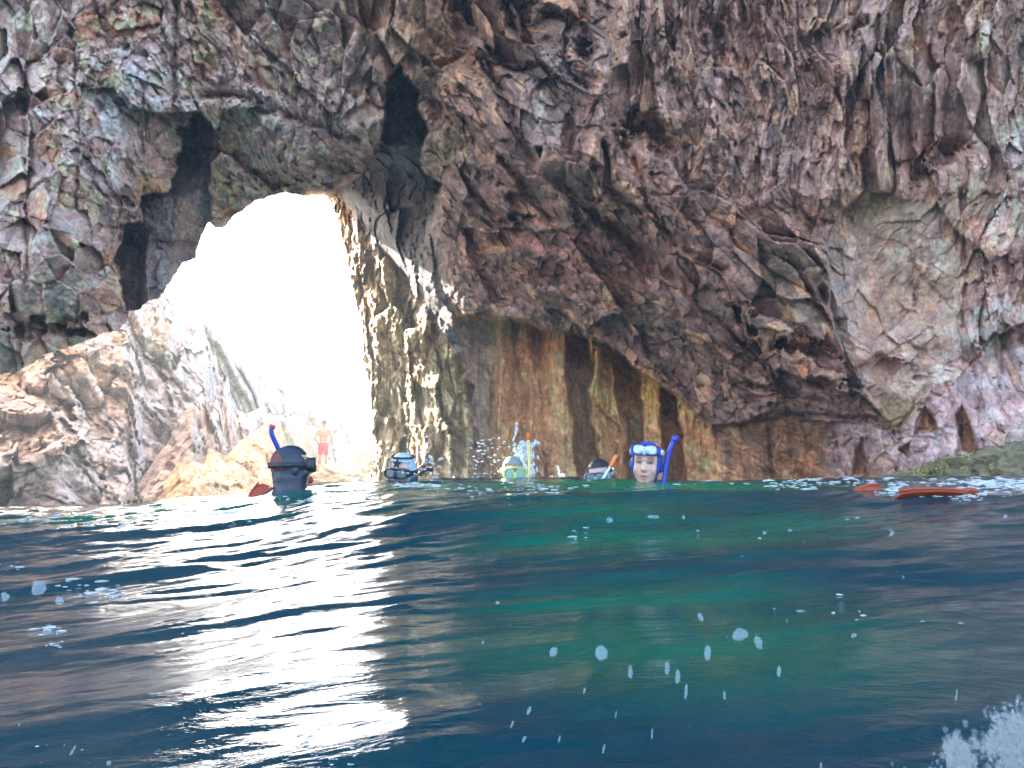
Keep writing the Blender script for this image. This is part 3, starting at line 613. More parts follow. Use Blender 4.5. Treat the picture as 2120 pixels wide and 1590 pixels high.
def head_body(pale=(.62, .40, .33), arms='down', child=1.0):
    """bust, arms and legs of a swimmer, face towards -Y, origin at the centre of the head"""
    bm = bmesh.new()
    ball(bm, (0, .012, .022), (.074, .094, .094)); ball(bm, (0, -.018, -.030), (.062, .066, .085)); ball(bm, (0, -.052, -.083), (.030, .026, .026))
    ball(bm, (.040, -.045, -.028), (.026, .028, .032)); ball(bm, (-.040, -.045, -.028), (.026, .028, .032))         # cheeks
    limb(bm, (0, -.078, .012), (0, -.100, -.022), .009, .013); ball(bm, (.010, -.090, -.027), (.009, .009, .008)); ball(bm, (-.010, -.090, -.027), (.009, .009, .008))
    ball(bm, (0, -.074, .030), (.052, .016, .011))                                                              # brow
    ball(bm, (0, -.081, -.055), (.023, .012, .0065)); ball(bm, (0, -.079, -.068), (.019, .012, .0065))              # lips
    for sx in (1, -1): ball(bm, (sx * .076, .012, -.008), (.009, .019, .031))
    limb(bm, (0, .02, -.06), (0, .03, -.17), .052, .056)
    limb(bm, (-.10, .035, -.20), (.10, .035, -.20), .06, .06)
    ball(bm, (0, .035, -.29), (.175, .105, .15)); ball(bm, (0, .035, -.46), (.145, .095, .19)); ball(bm, (0, .04, -.64), (.16, .11, .12))
    for sx in (1, -1):
        limb(bm, (sx * .17, .035, -.215), (sx * .27, -.03, -.42), .055, .043); limb(bm, (sx * .27, -.03, -.42), (sx * .36, -.22, -.36), .041, .027)
        ball(bm, (sx * .375, -.275, -.35), (.040, .050, .014))
        for k in range(4): limb(bm, (sx * (.350 + .018 * k), -.31, -.35), (sx * (.345 + .022 * k), -.375 - .008 * (k in (1, 2)), -.365), .010, .008, 8)
        limb(bm, (sx * .345, -.25, -.35), (sx * .30, -.29, -.355), .012, .009, 8)
        limb(bm, (sx * .08, .04, -.70), (sx * .13, -.10, -1.10), .082, .052); limb(bm, (sx * .13, -.10, -1.10), (sx * .11, .18, -1.42), .052, .032)
        limb(bm, (sx * .11, .18, -1.42), (sx * .12, .22, -1.62), .032, .020)
    me = remeshed(bm, .0065, 3)
    V, Nn = verts_np(me)
    # eye sockets and the line between the lips
    for sx in (1, -1):
        d = np.exp(-((V[:, 0] - sx * .030) / .015) ** 2 - ((V[:, 2] - .010) / .009) ** 2) * (V[:, 1] < -.03)
        V[:, 1] += .010 * d
    d = np.exp(-(V[:, 0] / .022) ** 2 - ((V[:, 2] + .0615) / .003) ** 2) * (V[:, 1] < -.05); V[:, 1] += .006 * d
    me.vertices.foreach_set('co', V.ravel()); me.update()
    T = np.tile(np.array(pale), (len(V), 1)); front = V[:, 1] < -.03
    def mixt(col, wgt):
        nonlocal T
        wgt = np.clip(wgt, 0, 1)[:, None]; T = T * (1 - wgt) + np.array(col) * wgt
    for sx in (1, -1):
        mixt((.10, .055, .04), np.exp(-(((V[:, 0] - sx * .031) / .019) ** 2) ** 2 - ((V[:, 2] - .034 + 6 * (np.abs(V[:, 0]) - .03) ** 2) / .0055) ** 2) * front * .9)
        mixt((.03, .02, .02), np.exp(-((V[:, 0] - sx * .030) / .015) ** 4 - ((V[:, 2] - .010) / .0065) ** 2) * front * 1.0)
        mixt((.60, .26, .21), np.exp(-((V[:, 0] - sx * .04) / .022) ** 2 - ((V[:, 2] + .03) / .02) ** 2) * front * .4)
    mixt((.48, .15, .14), np.exp(-((V[:, 0] / .024) ** 2) ** 2 - ((V[:, 2] + .061) / .011) ** 2) * front * .85)
    mixt((.2, .05, .05), np.exp(-(V[:, 0] / .022) ** 2 - ((V[:, 2] + .0615) / .0035) ** 2) * front * .8)
    a = me.color_attributes.new('tint', 'FLOAT_COLOR', 'POINT'); c = np.ones((len(V), 4), np.float32); c[:, :3] = T; a.data.foreach_set('color', c.ravel())
    return me
BASE_BODY = head_body()
def face_open(co, top=.075, side=.060):
    return co.y < -.010 and abs(co.x) < side and -.10 < co.z < top
def ring_mesh(pts, r, closed=True, seg=8):
    bm = bmesh.new(); n = len(pts); rings = []
    for i, p in enumerate(pts):
        p = Vector(p); q = Vector(pts[(i + 1) % n]) if (closed or i < n - 1) else p; o = Vector(pts[i - 1]) if (closed or i) else p
        t = (q - o).normalized(); up = Vector((0, 1, 0)) if abs(t.y) < .9 else Vector((1, 0, 0))
        u = t.cross(up).normalized(); v = t.cross(u).normalized(); rr = r(i / (n - 1)) if callable(r) else r
        rings.append([bm.verts.new(p + u * rr * math.cos(2 * math.pi * k / seg) + v * rr * math.sin(2 * math.pi * k / seg)) for k in range(seg)])
    for i in range(n if closed else n - 1):
        a, b = rings[i], rings[(i + 1) % n]
        for k in range(seg): bm.faces.new((a[k], a[(k + 1) % seg], b[(k + 1) % seg], b[k]))
    if not closed: bm.faces.new(rings[0]); bm.faces.new(rings[-1][::-1])
    bmesh.ops.recalc_face_normals(bm, faces=bm.faces)
    me = bpy.data.meshes.new('tube'); bm.to_mesh(me); bm.free(); return me
def wrap(x, z, dep):                   # point on the curved front of a mask
    return Vector((x, -math.sqrt(max(.0, dep * dep - (x * .75) ** 2)), z))
def outline(wd, ht, n=40, notch=.25, cx=0, p=3.2):
    out = []
    for k in range(n):
        a = 2 * math.pi * k / n; c, s_ = math.cos(a), math.sin(a)
        x = wd * math.copysign(abs(c) ** (2 / p), c); z = ht * math.copysign(abs(s_) ** (2 / p), s_)
        if s_ < 0: z *= 1 - notch * math.exp(-(x / (wd * .22)) ** 2)
        out.append((x + cx, z))
    return out
def panel(pts, dep, cz, off=0):
    bm = bmesh.new(); n = len(pts); rings = []
    cx = sum(p[0] for p in pts) / n
    for sc in (1.0, .75, .5, .25): rings.append([bm.verts.new(wrap(cx + (x - cx) * sc, cz + z * sc, dep + off)) for x, z in pts])
    c = bm.verts.new(wrap(cx, cz, dep + off))
    for a, b in zip(rings, rings[1:]):
        for k in range(n): bm.faces.new((a[k], a[(k + 1) % n], b[(k + 1) % n], b[k]))
    for k in range(n): bm.faces.new((rings[-1][k], rings[-1][(k + 1) % n], c))
    bmesh.ops.recalc_face_normals(bm, faces=bm.faces); bmesh.ops.solidify(bm, geom=bm.faces[:], thickness=.002)
    me = bpy.data.meshes.new('lens'); bm.to_mesh(me); bm.free(); return me
def strap_mesh(z0, z1, ry=.112, rx=.089, h=.014):
    bm = bmesh.new(); rings = []; n = 40
    for k in range(n):
        a = math.pi * 2 * k / n; zz = z0 + (z1 - z0) * (math.sin(a) * .5 + .5)
        row = []
        for (e, dz) in ((0, h), (.005, h), (.005, -h), (0, -h)):
            row.append(bm.verts.new(((rx + e) * math.cos(a), .012 + (ry + e) * math.sin(a), zz + dz)))
        rings.append(row)
    for k in range(n):
        a, b = rings[k], rings[(k + 1) % n]
        for j in range(4): bm.faces.new((a[j], a[(j + 1) % 4], b[(j + 1) % 4], b[j]))
    bmesh.ops.recalc_face_normals(bm, faces=bm.faces)
    me = bpy.data.meshes.new('strap'); bm.to_mesh(me); bm.free(); return me
M_NEO = plain('black_neoprene', (.012, .018, .028), .45, .5, bump=.3, bscale=120)
M_NAVY = plain('navy_neoprene', (.012, .028, .055), .42, .5, bump=.3, bscale=120)
M_RUST = plain('maroon_neoprene', (.12, .028, .03), .5)
M_BLUE = plain('blue_rubber', (.015, .045, .42), .35)
M_BLUEHOOD = plain('blue_hood', (.03, .07, .42), .5, bump=.3)
M_WHITE = plain('white_silicone', (.72, .78, .82), .3)
M_ICE = plain('pale_blue_rubber', (.38, .55, .72), .35)
M_LIME = plain('lime_silicone', (.55, .72, .12), .35)
M_GREY = plain('grey_hood', (.20, .24, .26), .55, bump=.3)
M_GREYS = plain('grey_silicone', (.30, .36, .40), .3)
M_ORANGE = plain('orange_plastic', (.85, .20, .02), .35)
M_RED = plain('red_plastic', (.65, .03, .04), .35)
M_YEL = plain('yellow_tube', (.80, .72, .25), .35)
M_GLASS = plain('mask_glass', (.10, .16, .20), .05, 1.0)
M_GLASSP = plain('pale_mask_glass', (.35, .52, .50), .06, 1.0)
def mask(root, cz, frame_m, glass_m, strap_m, dep=.112, wd=.078, ht=.040, strap_z=None, tilt=0, skirt_m=None, two=True):
    k = empty('dive_mask', (0, 0, 0), (tilt, 0, 0)); k.parent = root
    fr = bmesh.new()
    pts = outline(wd, ht); n = len(pts); rings = []
    for (off, sc) in ((-.034, 1.06), (-.004, 1.04), (.004, 1.0), (.002, .90), (-.004, .89)):
        rings.append([fr.verts.new(wrap(x * sc, cz + z * sc, dep + off)) for x, z in pts])
    for a, b in zip(rings, rings[1:]):
        for j in range(n): fr.faces.new((a[j], a[(j + 1) % n], b[(j + 1) % n], b[j]))
    bmesh.ops.recalc_face_normals(fr, faces=fr.faces); bmesh.ops.solidify(fr, geom=fr.faces[:], thickness=.003)
    me = bpy.data.meshes.new('mask_frame'); fr.to_mesh(me); fr.free(); link_mesh('frame', me, frame_m, k)
    if two:
        for sx in (1, -1): link_mesh('lens', panel(outline(wd * .40, ht * .80, 28, 0, sx * wd * .46), dep, cz, -.003), glass_m, k)
        nb = bmesh.new(); ball(nb, (0, -dep + .002, cz - ht * .35), (wd * .16, .020, ht * .75), seg=14); me = bpy.data.meshes.new('n'); nb.to_mesh(me); nb.free()
        link_mesh('nose_pocket', me, skirt_m or frame_m, k)
    else: link_mesh('lens', panel(outline(wd * .88, ht * .86, 36, .2), dep, cz, -.003), glass_m, k)
    link_mesh('strap', strap_mesh(cz, cz if strap_z is None else strap_z), strap_m, k)
    return k
def snorkel(root, pts, tube_m, tip_m, r=.011, tipfrac=.25):
    k = empty('snorkel', (0, 0, 0)); k.parent = root
    # smooth the polyline
    P = [Vector(p) for p in pts]
    for _ in range(3):
        Q = [P[0]]
        for a, b in zip(P, P[1:]): Q += [a * .75 + b * .25, a * .25 + b * .75]
        P = Q + [P[-1]]
    n = len(P); cut = int(n * (1 - tipfrac))
    link_mesh('tube', ring_mesh(P[:cut + 1], r, False, 12), tube_m, k)
    link_mesh('tip', ring_mesh(P[cut:], lambda t: r * (1.35 - .2 * t), False, 12), tip_m, k)
    bm = bmesh.new(); limb(bm, P[0], P[0] + Vector((-.0, -.0, .001)) * 1, r * 1.5, r * 1.5); me = bpy.data.meshes.new('mp'); bm.to_mesh(me); bm.free()
    link_mesh('mouthpiece', me, tip_m, k)
    return k
def swimmer(px, py, Y, yaw, pitch, roll, label, scale=1.0, hood=None, suit=None, side=.058, top=.062):
    x, y, z = at(px, py, Y)
    e = empty('person', (float(x), float(Y), float(z)), (pitch, roll, yaw)); e.scale = (scale,) * 3
    tag(e, label, 'person', 'snorkellers in the water')
    link_mesh('body', BASE_BODY, SKIN, e)
    if suit: link_mesh('wetsuit', shell(BASE_BODY, lambda c: c.z < -.125 - .25 * min(0, c.y + .05) and not (abs(c.x) > .33), .006), suit, e)
    if hood: link_mesh('hood', shell(BASE_BODY, lambda c: c.z > -.17 and not face_open(c, top, side), .008), hood, e)
    return e
rad = math.radians
# 1: back of the head nearest the opening
p = swimmer(606, 969, 5.25, rad(122), rad(-4), 0, 'snorkeller seen from behind in a dark hood in front of the sunlit rocks', 1.16, M_NAVY, M_NEO)
pm = mask(p, .012, M_NEO, M_GLASS, M_NEO, strap_z=.02)
bb = bmesh.new(); rr_ = []
for (zz, ax_, ay_, oy_) in ((.0, .084, .100, .012), (-.06, .080, .090, .016), (-.10, .076, .082, .02), (-.14, .092, .092, .03), (-.17, .15, .12, .03), (-.21, .205, .135, .03), (-.28, .235, .14, .03), (-.36, .24, .14, .03)):
    rr_.append([bb.verts.new((ax_ * math.cos(a * math.pi / 16) * (1 + .03 * math.sin(a * 2.3 + zz * 30)), oy_ + ay_ * math.sin(a * math.pi / 16), zz + .006 * math.sin(a * 1.7))) for a in range(32)])
for a, b in zip(rr_, rr_[1:]):
    for k in range(32): bb.faces.new((a[k], a[(k + 1) % 32], b[(k + 1) % 32], b[k]))
bmesh.ops.recalc_face_normals(bb, faces=bb.faces); bmesh.ops.solidify(bb, geom=bb.faces[:], thickness=.005)
me = bpy.data.meshes.new('bib'); bb.to_mesh(me); bb.free(); link_mesh('hood_collar', me, M_NAVY, p)
hp = shell(BASE_BODY, lambda c: c.z > -.04 and c.y > .055 + .3 * max(0, c.z - .03), .0125); link_mesh('hood_panel', hp, M_RUST, p)
snorkel(p, [(.03, -.10, -.07), (.10, -.08, -.09), (.105, -.0, .0), (.095, .05, .12), (.088, .085, .20), (.088, .07, .235)], M_BLUE, M_RED, .013, .16)
# 2: star on a pale cap
p = swimmer(832, 978, 6.1, rad(-14), rad(8), rad(4), 'snorkeller with a dark star on a pale blue cap beside the sunlit pillars', 1.14, M_ICE, M_NEO)
mask(p, .004, M_NEO, M_GLASS, M_NEO, ht=.030, strap_z=.01)
bm = bmesh.new(); sp_ = []
for k in range(10):
    r_ = .036 if k % 2 == 0 else .015; a = math.pi / 2 + k * math.pi / 5
    sp_.append((r_ * math.cos(a), r_ * math.sin(a)))
def onhead(x, z, o=.0): return Vector((x, .012 - .106 * math.sqrt(max(0, 1 - (x / .088) ** 2 - ((z - .022) / .106) ** 2)) - o, z))
cv = bm.verts.new(onhead(0, .066, .008)); vs = [bm.verts.new(onhead(a, .066 + b, .008)) for a, b in sp_]
for k in range(10): bm.faces.new((cv, vs[k], vs[(k + 1) % 10]))
bmesh.ops.solidify(bm, geom=bm.faces[:], thickness=.004); me = bpy.data.meshes.new('star'); bm.to_mesh(me); bm.free(); link_mesh('star_emblem', me, M_NAVY, p, False)
link_mesh('cap_band', strap_mesh(.098, .098, .085, .068, .006), M_NAVY, p)
snorkel(p, [(.02, -.10, -.065), (.09, -.10, -.06), (.13, -.03, .0), (.15, .03, .03), (.19, .05, .02)], M_NEO, M_RED, .011, .12)
# 3: lime mask
p = swimmer(1062, 978, 6.7, rad(8), rad(12), 0, 'snorkeller with a lime green mask in front of the bright splash', 1.04, M_GREY, M_NEO)
mask(p, .010, M_LIME, M_GLASSP, M_LIME, ht=.046, wd=.082, dep=.118)
snorkel(p, [(.01, -.10, -.07), (.08, -.12, -.08), (.115, -.04, .0), (.12, 0, .15), (.105, .0, .30)], M_YEL, M_ORANGE, .011, .16)
# 4: black hood, crossing snorkel
p = swimmer(1242, 990, 5.9, rad(-20), rad(4), rad(-6), 'snorkeller in a black hood with an orange tipped white snorkel across the face', 1.1, M_NEO, M_NEO)
mask(p, .002, M_GREYS, M_GLASS, M_GREYS, ht=.040, strap_z=.05)
snorkel(p, [(-.03, -.11, -.09), (.0, -.13, -.06), (.05, -.12, .0), (.10, -.09, .07), (.14, -.06, .13)], M_WHITE, M_ORANGE, .009, .32)
# 5: bare face, mask pushed up
p = swimmer(1338, 961, 5.35, rad(-16), rad(4), rad(4), 'snorkeller with a bare face and a blue mask pushed up on the forehead', 1.16, M_BLUEHOOD, M_NEO, .060, .066)
mask(p, .072, M_BLUE, M_GLASSP, M_WHITE, ht=.030, wd=.076, dep=.104, strap_z=.05, tilt=rad(-6), skirt_m=M_ICE)
snorkel(p, [(.075, -.03, -.20), (.098, -.02, -.12), (.105, -.01, .0), (.125, .0, .10), (.155, .01, .16)], M_BLUE, M_BLUE, .013, .2)

# ---- a man in red trunks standing on the ledge
def standing_man(px, feet_py, Y):
    x, y, z0 = [float(v) for v in at(px, feet_py, Y)]
    e = empty('person', (x, Y, z0), (0, 0, rad(8))); tag(e, 'bather in red trunks standing on the sunlit rock ledge', 'person')
    bm = bmesh.new()
    ball(bm, (0, .01, 1.66), (.075, .092, .115)); ball(bm, (0, .05, 1.61), (.055, .05, .07)); ball(bm, (0, .105, 1.64), (.012, .018, .02))
    for sx in (1, -1): ball(bm, (sx * .078, .0, 1.645), (.01, .018, .03))
    limb(bm, (0, 0, 1.58), (0, -.01, 1.46), .052, .058); limb(bm, (-.12, -.01, 1.41), (.12, -.01, 1.41), .065, .065)
    ball(bm, (0, 0, 1.28), (.185, .115, .19)); ball(bm, (0, 0, 1.08), (.145, .10, .18)); ball(bm, (0, -.01, .94), (.165, .12, .13))
    for sx in (1, -1):
        limb(bm, (sx * .185, 0, 1.40), (sx * .30, -.05, 1.14), .052, .040); limb(bm, (sx * .30, -.05, 1.14), (sx * .19, .10, .99), .040, .028)
        ball(bm, (sx * .165, .13, .965), (.032, .045, .04))
        for k in range(4): limb(bm, (sx * .15, .14 + .006 * k, .98 - .018 * k), (sx * .09, .155 - .004 * k, .965 - .02 * k), .011, .009, 8)
        limb(bm, (sx * .17, .11, .96), (sx * .155, .05, .93), .013, .010, 8)
        limb(bm, (sx * .085, 0, .90), (sx * .10, .01, .50), .088, .056); limb(bm, (sx * .10, .01, .50), (sx * .11, -.02, .10), .056, .036); ball(bm, (sx * .10, -.03, .38), (.052, .055, .11))
        ball(bm, (sx * .11, .05, .04), (.045, .12, .04))
    me = remeshed(bm, .011, 2); V, _ = verts_np(me)
    T = np.tile(np.array((.48, .20, .10)), (len(V), 1)); a = me.color_attributes.new('tint', 'FLOAT_COLOR', 'POINT'); c = np.ones((len(V), 4), np.float32); c[:, :3] = T; a.data.foreach_set('color', c.ravel())
    link_mesh('body', me, SKIN, e)
    link_mesh('trunks', shell(me, lambda c: .56 < c.z < .98 and abs(c.x) < .22 and c.y < .13 + (c.z > .98), .016), M_RED, e)
    link_mesh('hair', shell(me, lambda c: c.z > 1.64 and (c.y < .04 or c.z > 1.70), .012), plain('dark_hair', (.03, .02, .015), .6), e)
    e.scale = (1.02,) * 3
standing_man(668, 976, 30.0)

# ------------------------------------------------------------------ foam, drops, splash, fins, weed
rng = random.Random(5); nrng = np.random.default_rng(7)
def water_hit(px, py):
    """where the line of sight through a pixel meets the water"""
    ys = np.geomspace(.5, 30, 500); X, _, Z = at(np.full(500, float(px)), np.full(500, float(py)), ys)
    d = Z - (sea_level(X, ys) + waves(X, ys)); k = np.argmax(d < 0)
    if d[k] >= 0: return None
    return float(X[k]), float(ys[k]), float(Z[k])
def ico(sub):
    bm = bmesh.new(); bmesh.ops.create_icosphere(bm, subdivisions=sub, radius=1); bm.verts.ensure_lookup_table()
    V = np.array([v.co[:] for v in bm.verts]); Fc = np.array([[v.index for v in f.verts] for f in bm.faces]); bm.free(); return V, Fc
IV, IF = ico(1); IV2, IF2 = ico(2)
def blobs(name, items, mat, fine=False, lump=.25):
    """many small lumps (centre, radii, turn) joined in one mesh"""
    V0, F0 = (IV2, IF2) if fine else (IV, IF); Vs = []; Fs = []; base = 0
    for c, r, a in items:
        q = V0 * (1 + lump * nrng.uniform(-1, 1, (len(V0), 1))); q = q * np.array(r)
        ca, sa = math.cos(a), math.sin(a)
        q = np.stack([q[:, 0] * ca - q[:, 2] * sa, q[:, 1], q[:, 0] * sa + q[:, 2] * ca], -1) if fine else np.stack([q[:, 0] * ca - q[:, 1] * sa, q[:, 0] * sa + q[:, 1] * ca, q[:, 2]], -1)
        Vs.append(q + np.array(c)); Fs.append(F0 + base); base += len(V0)
    me = mesh_np(name, np.concatenate(Vs), np.concatenate(Fs)); return link_mesh(name, me, mat)
M_FOAM = plain('sea_foam', (.72, .80, .84), .5, .4, vary=.08, alpha=.55)
M_DROP = plain('water_drop', (.55, .72, .84), .35, .5, trans=.2, alpha=.22)
M_MIST = plain('fine_spray', (.80, .90, .95), .3, .5, trans=.3, alpha=.085)
M_DROP.node_tree.nodes['Principled BSDF'].inputs['IOR'].default_value = 1.33
items = []
def foam_at(px, py, sx, sy, n, r0, r1):
    for _ in range(n):
        h = water_hit(px + rng.gauss(0, sx), py + rng.gauss(0, sy))
        if not h or h[1] > 12: continue
        k = h[1] / 4.5; r = rng.uniform(r0, r1) * k * rng.uniform(.3, 1)
        items.append(((h[0], h[1], h[2] + .002), (r * rng.uniform(.8, 2.2), r, r * .35), rng.uniform(-.4, .4)))
for a in [(1640, 1000, 45, 6, 90, .008, .022), (1760, 998, 40, 5, 60, .008, .02), (1850, 1012, 18, 9, 70, .008, .024), (2000, 1026, 24, 7, 110, .008, .022), (1930, 1018, 40, 8, 40, .006, .014), (2060, 1002, 45, 8, 140, .01, .03), (1950, 1000, 60, 5, 60, .008, .02), (2110, 1010, 30, 8, 60, .01, .028),
          (1460, 1002, 30, 3, 18, .006, .014), (1120, 1012, 35, 6, 50, .006, .016), (1065, 1030, 25, 8, 20, .004, .010), (960, 1015, 60, 5, 40, .006, .014), (860, 1005, 40, 4, 60, .008, .02), (770, 1030, 20, 14, 26, .006, .016),
          (600, 1035, 60, 5, 50, .006, .016), (470, 1060, 35, 10, 70, .006, .018), (250, 1080, 160, 10, 90, .006, .02), (60, 1075, 60, 10, 60, .006, .02), (40, 1170, 30, 6, 14, .006, .018), (190, 1215, 30, 10, 46, .010, .028), (240, 1235, 30, 8, 30, .008, .02),
          (105, 1305, 14, 5, 16, .010, .022), (125, 1340, 16, 6, 16, .008, .02), (630, 1190, 14, 14, 10, .006, .016), (735, 1195, 8, 16, 8, .006, .014), (1190, 1108, 12, 10, 12, .006, .015), (645, 1530, 16, 8, 12, .010, .022), (700, 1575, 25, 10, 22, .006, .012), (90, 1570, 60, 20, 14, .004, .010),
          (1700, 1270, 190, 22, 12, .008, .014), (1650, 1090, 260, 24, 14, .006, .012), (1300, 1300, 300, 90, 18, .003, .008)]: foam_at(*a)
o = blobs('foam', items, M_FOAM); tag(o, 'white flecks and patches of foam on the water', kind='stuff')
# splash close to the lens: a burst of white water in the lower right
items = []
for _ in range(8000):
    u, v = rng.random(), rng.random(); px = 2180 - 240 * u ** .8 + rng.gauss(0, 34); py = 1462 + 170 * v + 90 * u ** 1.5 + rng.gauss(0, 16)
    if fbm(np.array([px / 45.]), np.array([py / 75.]), np.array([0.]), 3, 900)[0] < -.14 + .5 * (u - .45) + rng.gauss(0, .16): continue
    Y = rng.uniform(.66, .95); c = at(px, py, Y); r = .0005 + .0024 * rng.random() ** 3
    items.append(((float(c[0]), Y, float(c[2])), (r, r, r * rng.uniform(1, 1.8)), 0))
o = blobs('splash', items, M_MIST); tag(o, 'burst of white spray close by at the lower right', kind='stuff')
# drops flying in front
items = []
for (px, py, wd, ht, a) in [(1245, 1352, 42, 42, .1), (1532, 1314, 50, 36, -.2), (1570, 1330, 24, 40, -.3), (1465, 1352, 22, 46, .05), (1381, 1384, 16, 38, 0), (1403, 1400, 16, 42, .1), (1305, 1392, 15, 36, 0), (1146, 1350, 24, 30, .4), (1420, 1432, 10, 46, .1), (1613, 1390, 13, 34, .05),
                            (1450, 1278, 16, 26, -.4), (80, 1218, 44, 44, 0), (10, 1235, 26, 26, 0), (124, 1244, 28, 24, 0), (1262, 1077, 20, 17, 0), (1352, 1070, 44, 10, 0), (1415, 1071, 10, 12, 0), (1583, 1103, 14, 10, 0), (1636, 1098, 13, 9, 0), (1095, 1472, 12, 26, .4), (1060, 1500, 6, 24, .4), (1085, 1530, 10, 20, .4), (1250, 1550, 8, 28, .2),
                            (1158, 1530, 6, 22, .3), (2082, 1070, 12, 14, 0), (1846, 1105, 10, 20, .6), (1768, 1316, 20, 12, -.5), (1657, 1265, 26, 8, 0), (1910, 1286, 18, 6, 0), (1990, 1290, 20, 6, 0), (1775, 1072, 14, 8, 0), (1210, 1430, 6, 20, .3), (1500, 1440, 8, 26, 0), (1980, 1440, 5, 40, .2), (1700, 1590, 7, 34, 0), (1350, 1520, 6, 30, .1), (1275, 1480, 5, 22, .2),
                            (150, 1555, 8, 34, .5), (225, 1580, 14, 14, .3), (40, 1500, 6, 10, 0), (830, 1490, 10, 10, 0), (1030, 1248, 12, 10, 0), (1870, 1195, 8, 8, 0), (1000, 1330, 7, 12, .2)]:
    Y = rng.uniform(.62, .85); c = at(px, py, Y); k = Y / F / 2
    items.append(((float(c[0]), Y, float(c[2])), (wd * k * .62, min(wd, ht) * k * .4, ht * k * .72), -a))
o = blobs('water_drops', items, M_DROP, True, .16); tag(o, 'pale drops of water flying in front of the swell', kind='stuff')
# sunlit splash behind the lime mask
items = []
for (cx, y0, y1, hw, n) in [(1082, 915, 1005, 13, 900), (1070, 940, 1005, 9, 300), (1098, 915, 950, 10, 260), (1066, 876, 925, 2.5, 60), (1098, 960, 1005, 8, 120), (1164, 982, 1006, 6, 60), (1155, 965, 985, 1.5, 16), (1190, 985, 1008, 22, 30), (1120, 985, 1010, 30, 60)]:
    for _ in range(n):
        py = rng.uniform(y0, y1); px = cx + rng.gauss(0, hw * (.45 + .3 * math.sin(py * .21 + cx))) + 9 * float(fbm(np.array([py / 13.]), np.array([cx / 9.]), np.array([0.]), 3, 910)[0]); Y = rng.uniform(6.9, 7.25); c = at(px, py, Y); r = .002 + .010 * rng.random() ** 2
        items.append(((float(c[0]), Y, float(c[2])), (r, r, r * rng.uniform(1, 2.2)), 0))
for _ in range(110):
    px = rng.uniform(975, 1060); py = rng.uniform(905, 1000); Y = rng.uniform(6.6, 7.6); c = at(px, py, Y); r = rng.uniform(.002, .006); items.append(((float(c[0]), Y, float(c[2])), (r * 2.5, r, r), 0))
for _ in range(80):
    px = 880 + rng.gauss(0, 28); py = 965 + rng.gauss(0, 22); Y = rng.uniform(5.9, 6.5); c = at(px, py, Y); r = rng.uniform(.003, .010); items.append(((float(c[0]), Y, float(c[2])), (r * 2.2, r, r), -.5))
o = blobs('splash', items, M_FOAM); tag(o, 'sunlit splash thrown up behind the lime mask', kind='stuff')

def fin(px, py, Y, L, wd, yaw, roll, pitch, label):
    x, y, z = [float(v) for v in at(px, py, Y)]
    e = empty('swim_fin', (x, Y, z), (pitch, roll, yaw)); tag(e, label, 'swim fin', 'orange swim fins awash')
    bm = bmesh.new(); rows = []
    for i in range(13):
        t = i / 12; hw = wd * (.42 + .58 * t ** .7) * (1 - .55 * max(0, (t - .85) / .15) ** 2) * .5
        rows.append([bm.verts.new(((t - .35) * L, u * hw, .010 * L * math.sin(t * 3) * 3 + .006 * math.cos(u * 9))) for u in (-1, -.6, -.2, .2, .6, 1)])
    for a, b in zip(rows, rows[1:]):
        for k in range(5): bm.faces.new((a[k], a[k + 1], b[k + 1], b[k]))
    bmesh.ops.recalc_face_normals(bm, faces=bm.faces); bmesh.ops.solidify(bm, geom=bm.faces[:], thickness=.010)
    me = bpy.data.meshes.new('blade'); bm.to_mesh(me); bm.free(); link_mesh('blade', me, M_FIN, e)
    bm = bmesh.new(); ball(bm, (-.38 * L, 0, .008), (.16 * L, wd * .26, .018)); me = bpy.data.meshes.new('fp'); bm.to_mesh(me); bm.free(); link_mesh('foot_pocket', me, M_FIN, e)
    for sx in (-1, 1):
        pts = [((t - .35) * L, sx * wd * (.42 + .58 * t ** .7) * .5, .010 * L * math.sin(t * 3) * 3) for t in (0, .2, .4, .6, .8, .95)]
        link_mesh('side_rib', ring_mesh(pts, .008, False, 8), M_FIN, e)
M_FIN = plain('orange_rubber', (.34, .055, .02), .4, bump=.5, bscale=30, vary=.35)
def on_water(px, py):
    h = water_hit(px, py); return h if h else (0, 4.4, .4)
h = on_water(1945, 1026); fin(1945, 1030, h[1], .33, .17, rad(176), rad(5), rad(34), 'large orange fin awash in foam near the right edge')
h = on_water(1795, 1016); fin(1795, 1019, h[1], .13, .12, rad(4), rad(-4), rad(36), 'small orange fin tip awash left of the large fin')
fin(530, 1024, 5.6, .16, .11, rad(60), rad(-38), rad(20), 'orange fin poking up beside the dark hooded snorkeller')

# low weedy rock at the waterline on the right
def rock_lump(name, px, py, Y, r, label, tint, mat, seed, kind='structure', cat=None):
    x, y, z = [float(v) for v in at(px, py, Y)]
    bm = bmesh.new(); bmesh.ops.create_icosphere(bm, subdivisions=5, radius=1)
    V = np.array([v.co[:] for v in bm.verts]); Fc = np.array([[v.index for v in f.verts] for f in bm.faces]); bm.free()
    k = 1.0
    b1, r1, e1 = blocks(V[:, 0] * 1.6 + seed, V[:, 1] * 1.6, V[:, 2] * 1.6, seed, 1.4, .8, .05, .15); b2, r2, e2 = blocks(V[:, 0] * 5 + seed, V[:, 1] * 5, V[:, 2] * 5, seed + 3, 1.5, .8, .2, .2)
    V = V * (1 + .22 * b1 + .08 * b2 + .15 * fbm(V[:, 0] * 2 + seed, V[:, 1] * 2, V[:, 2] * 2, 4, seed + 5))[:, None] * np.array(r)
    me = mesh_np(name, V, Fc, np.tile(np.array(tint), (len(V), 1)) * (1 + .4 * (r2 - .5))[:, None])
    o = link_mesh(name, me, mat); o.location = (x, Y, z); tag(o, label, cat, kind=kind); return o
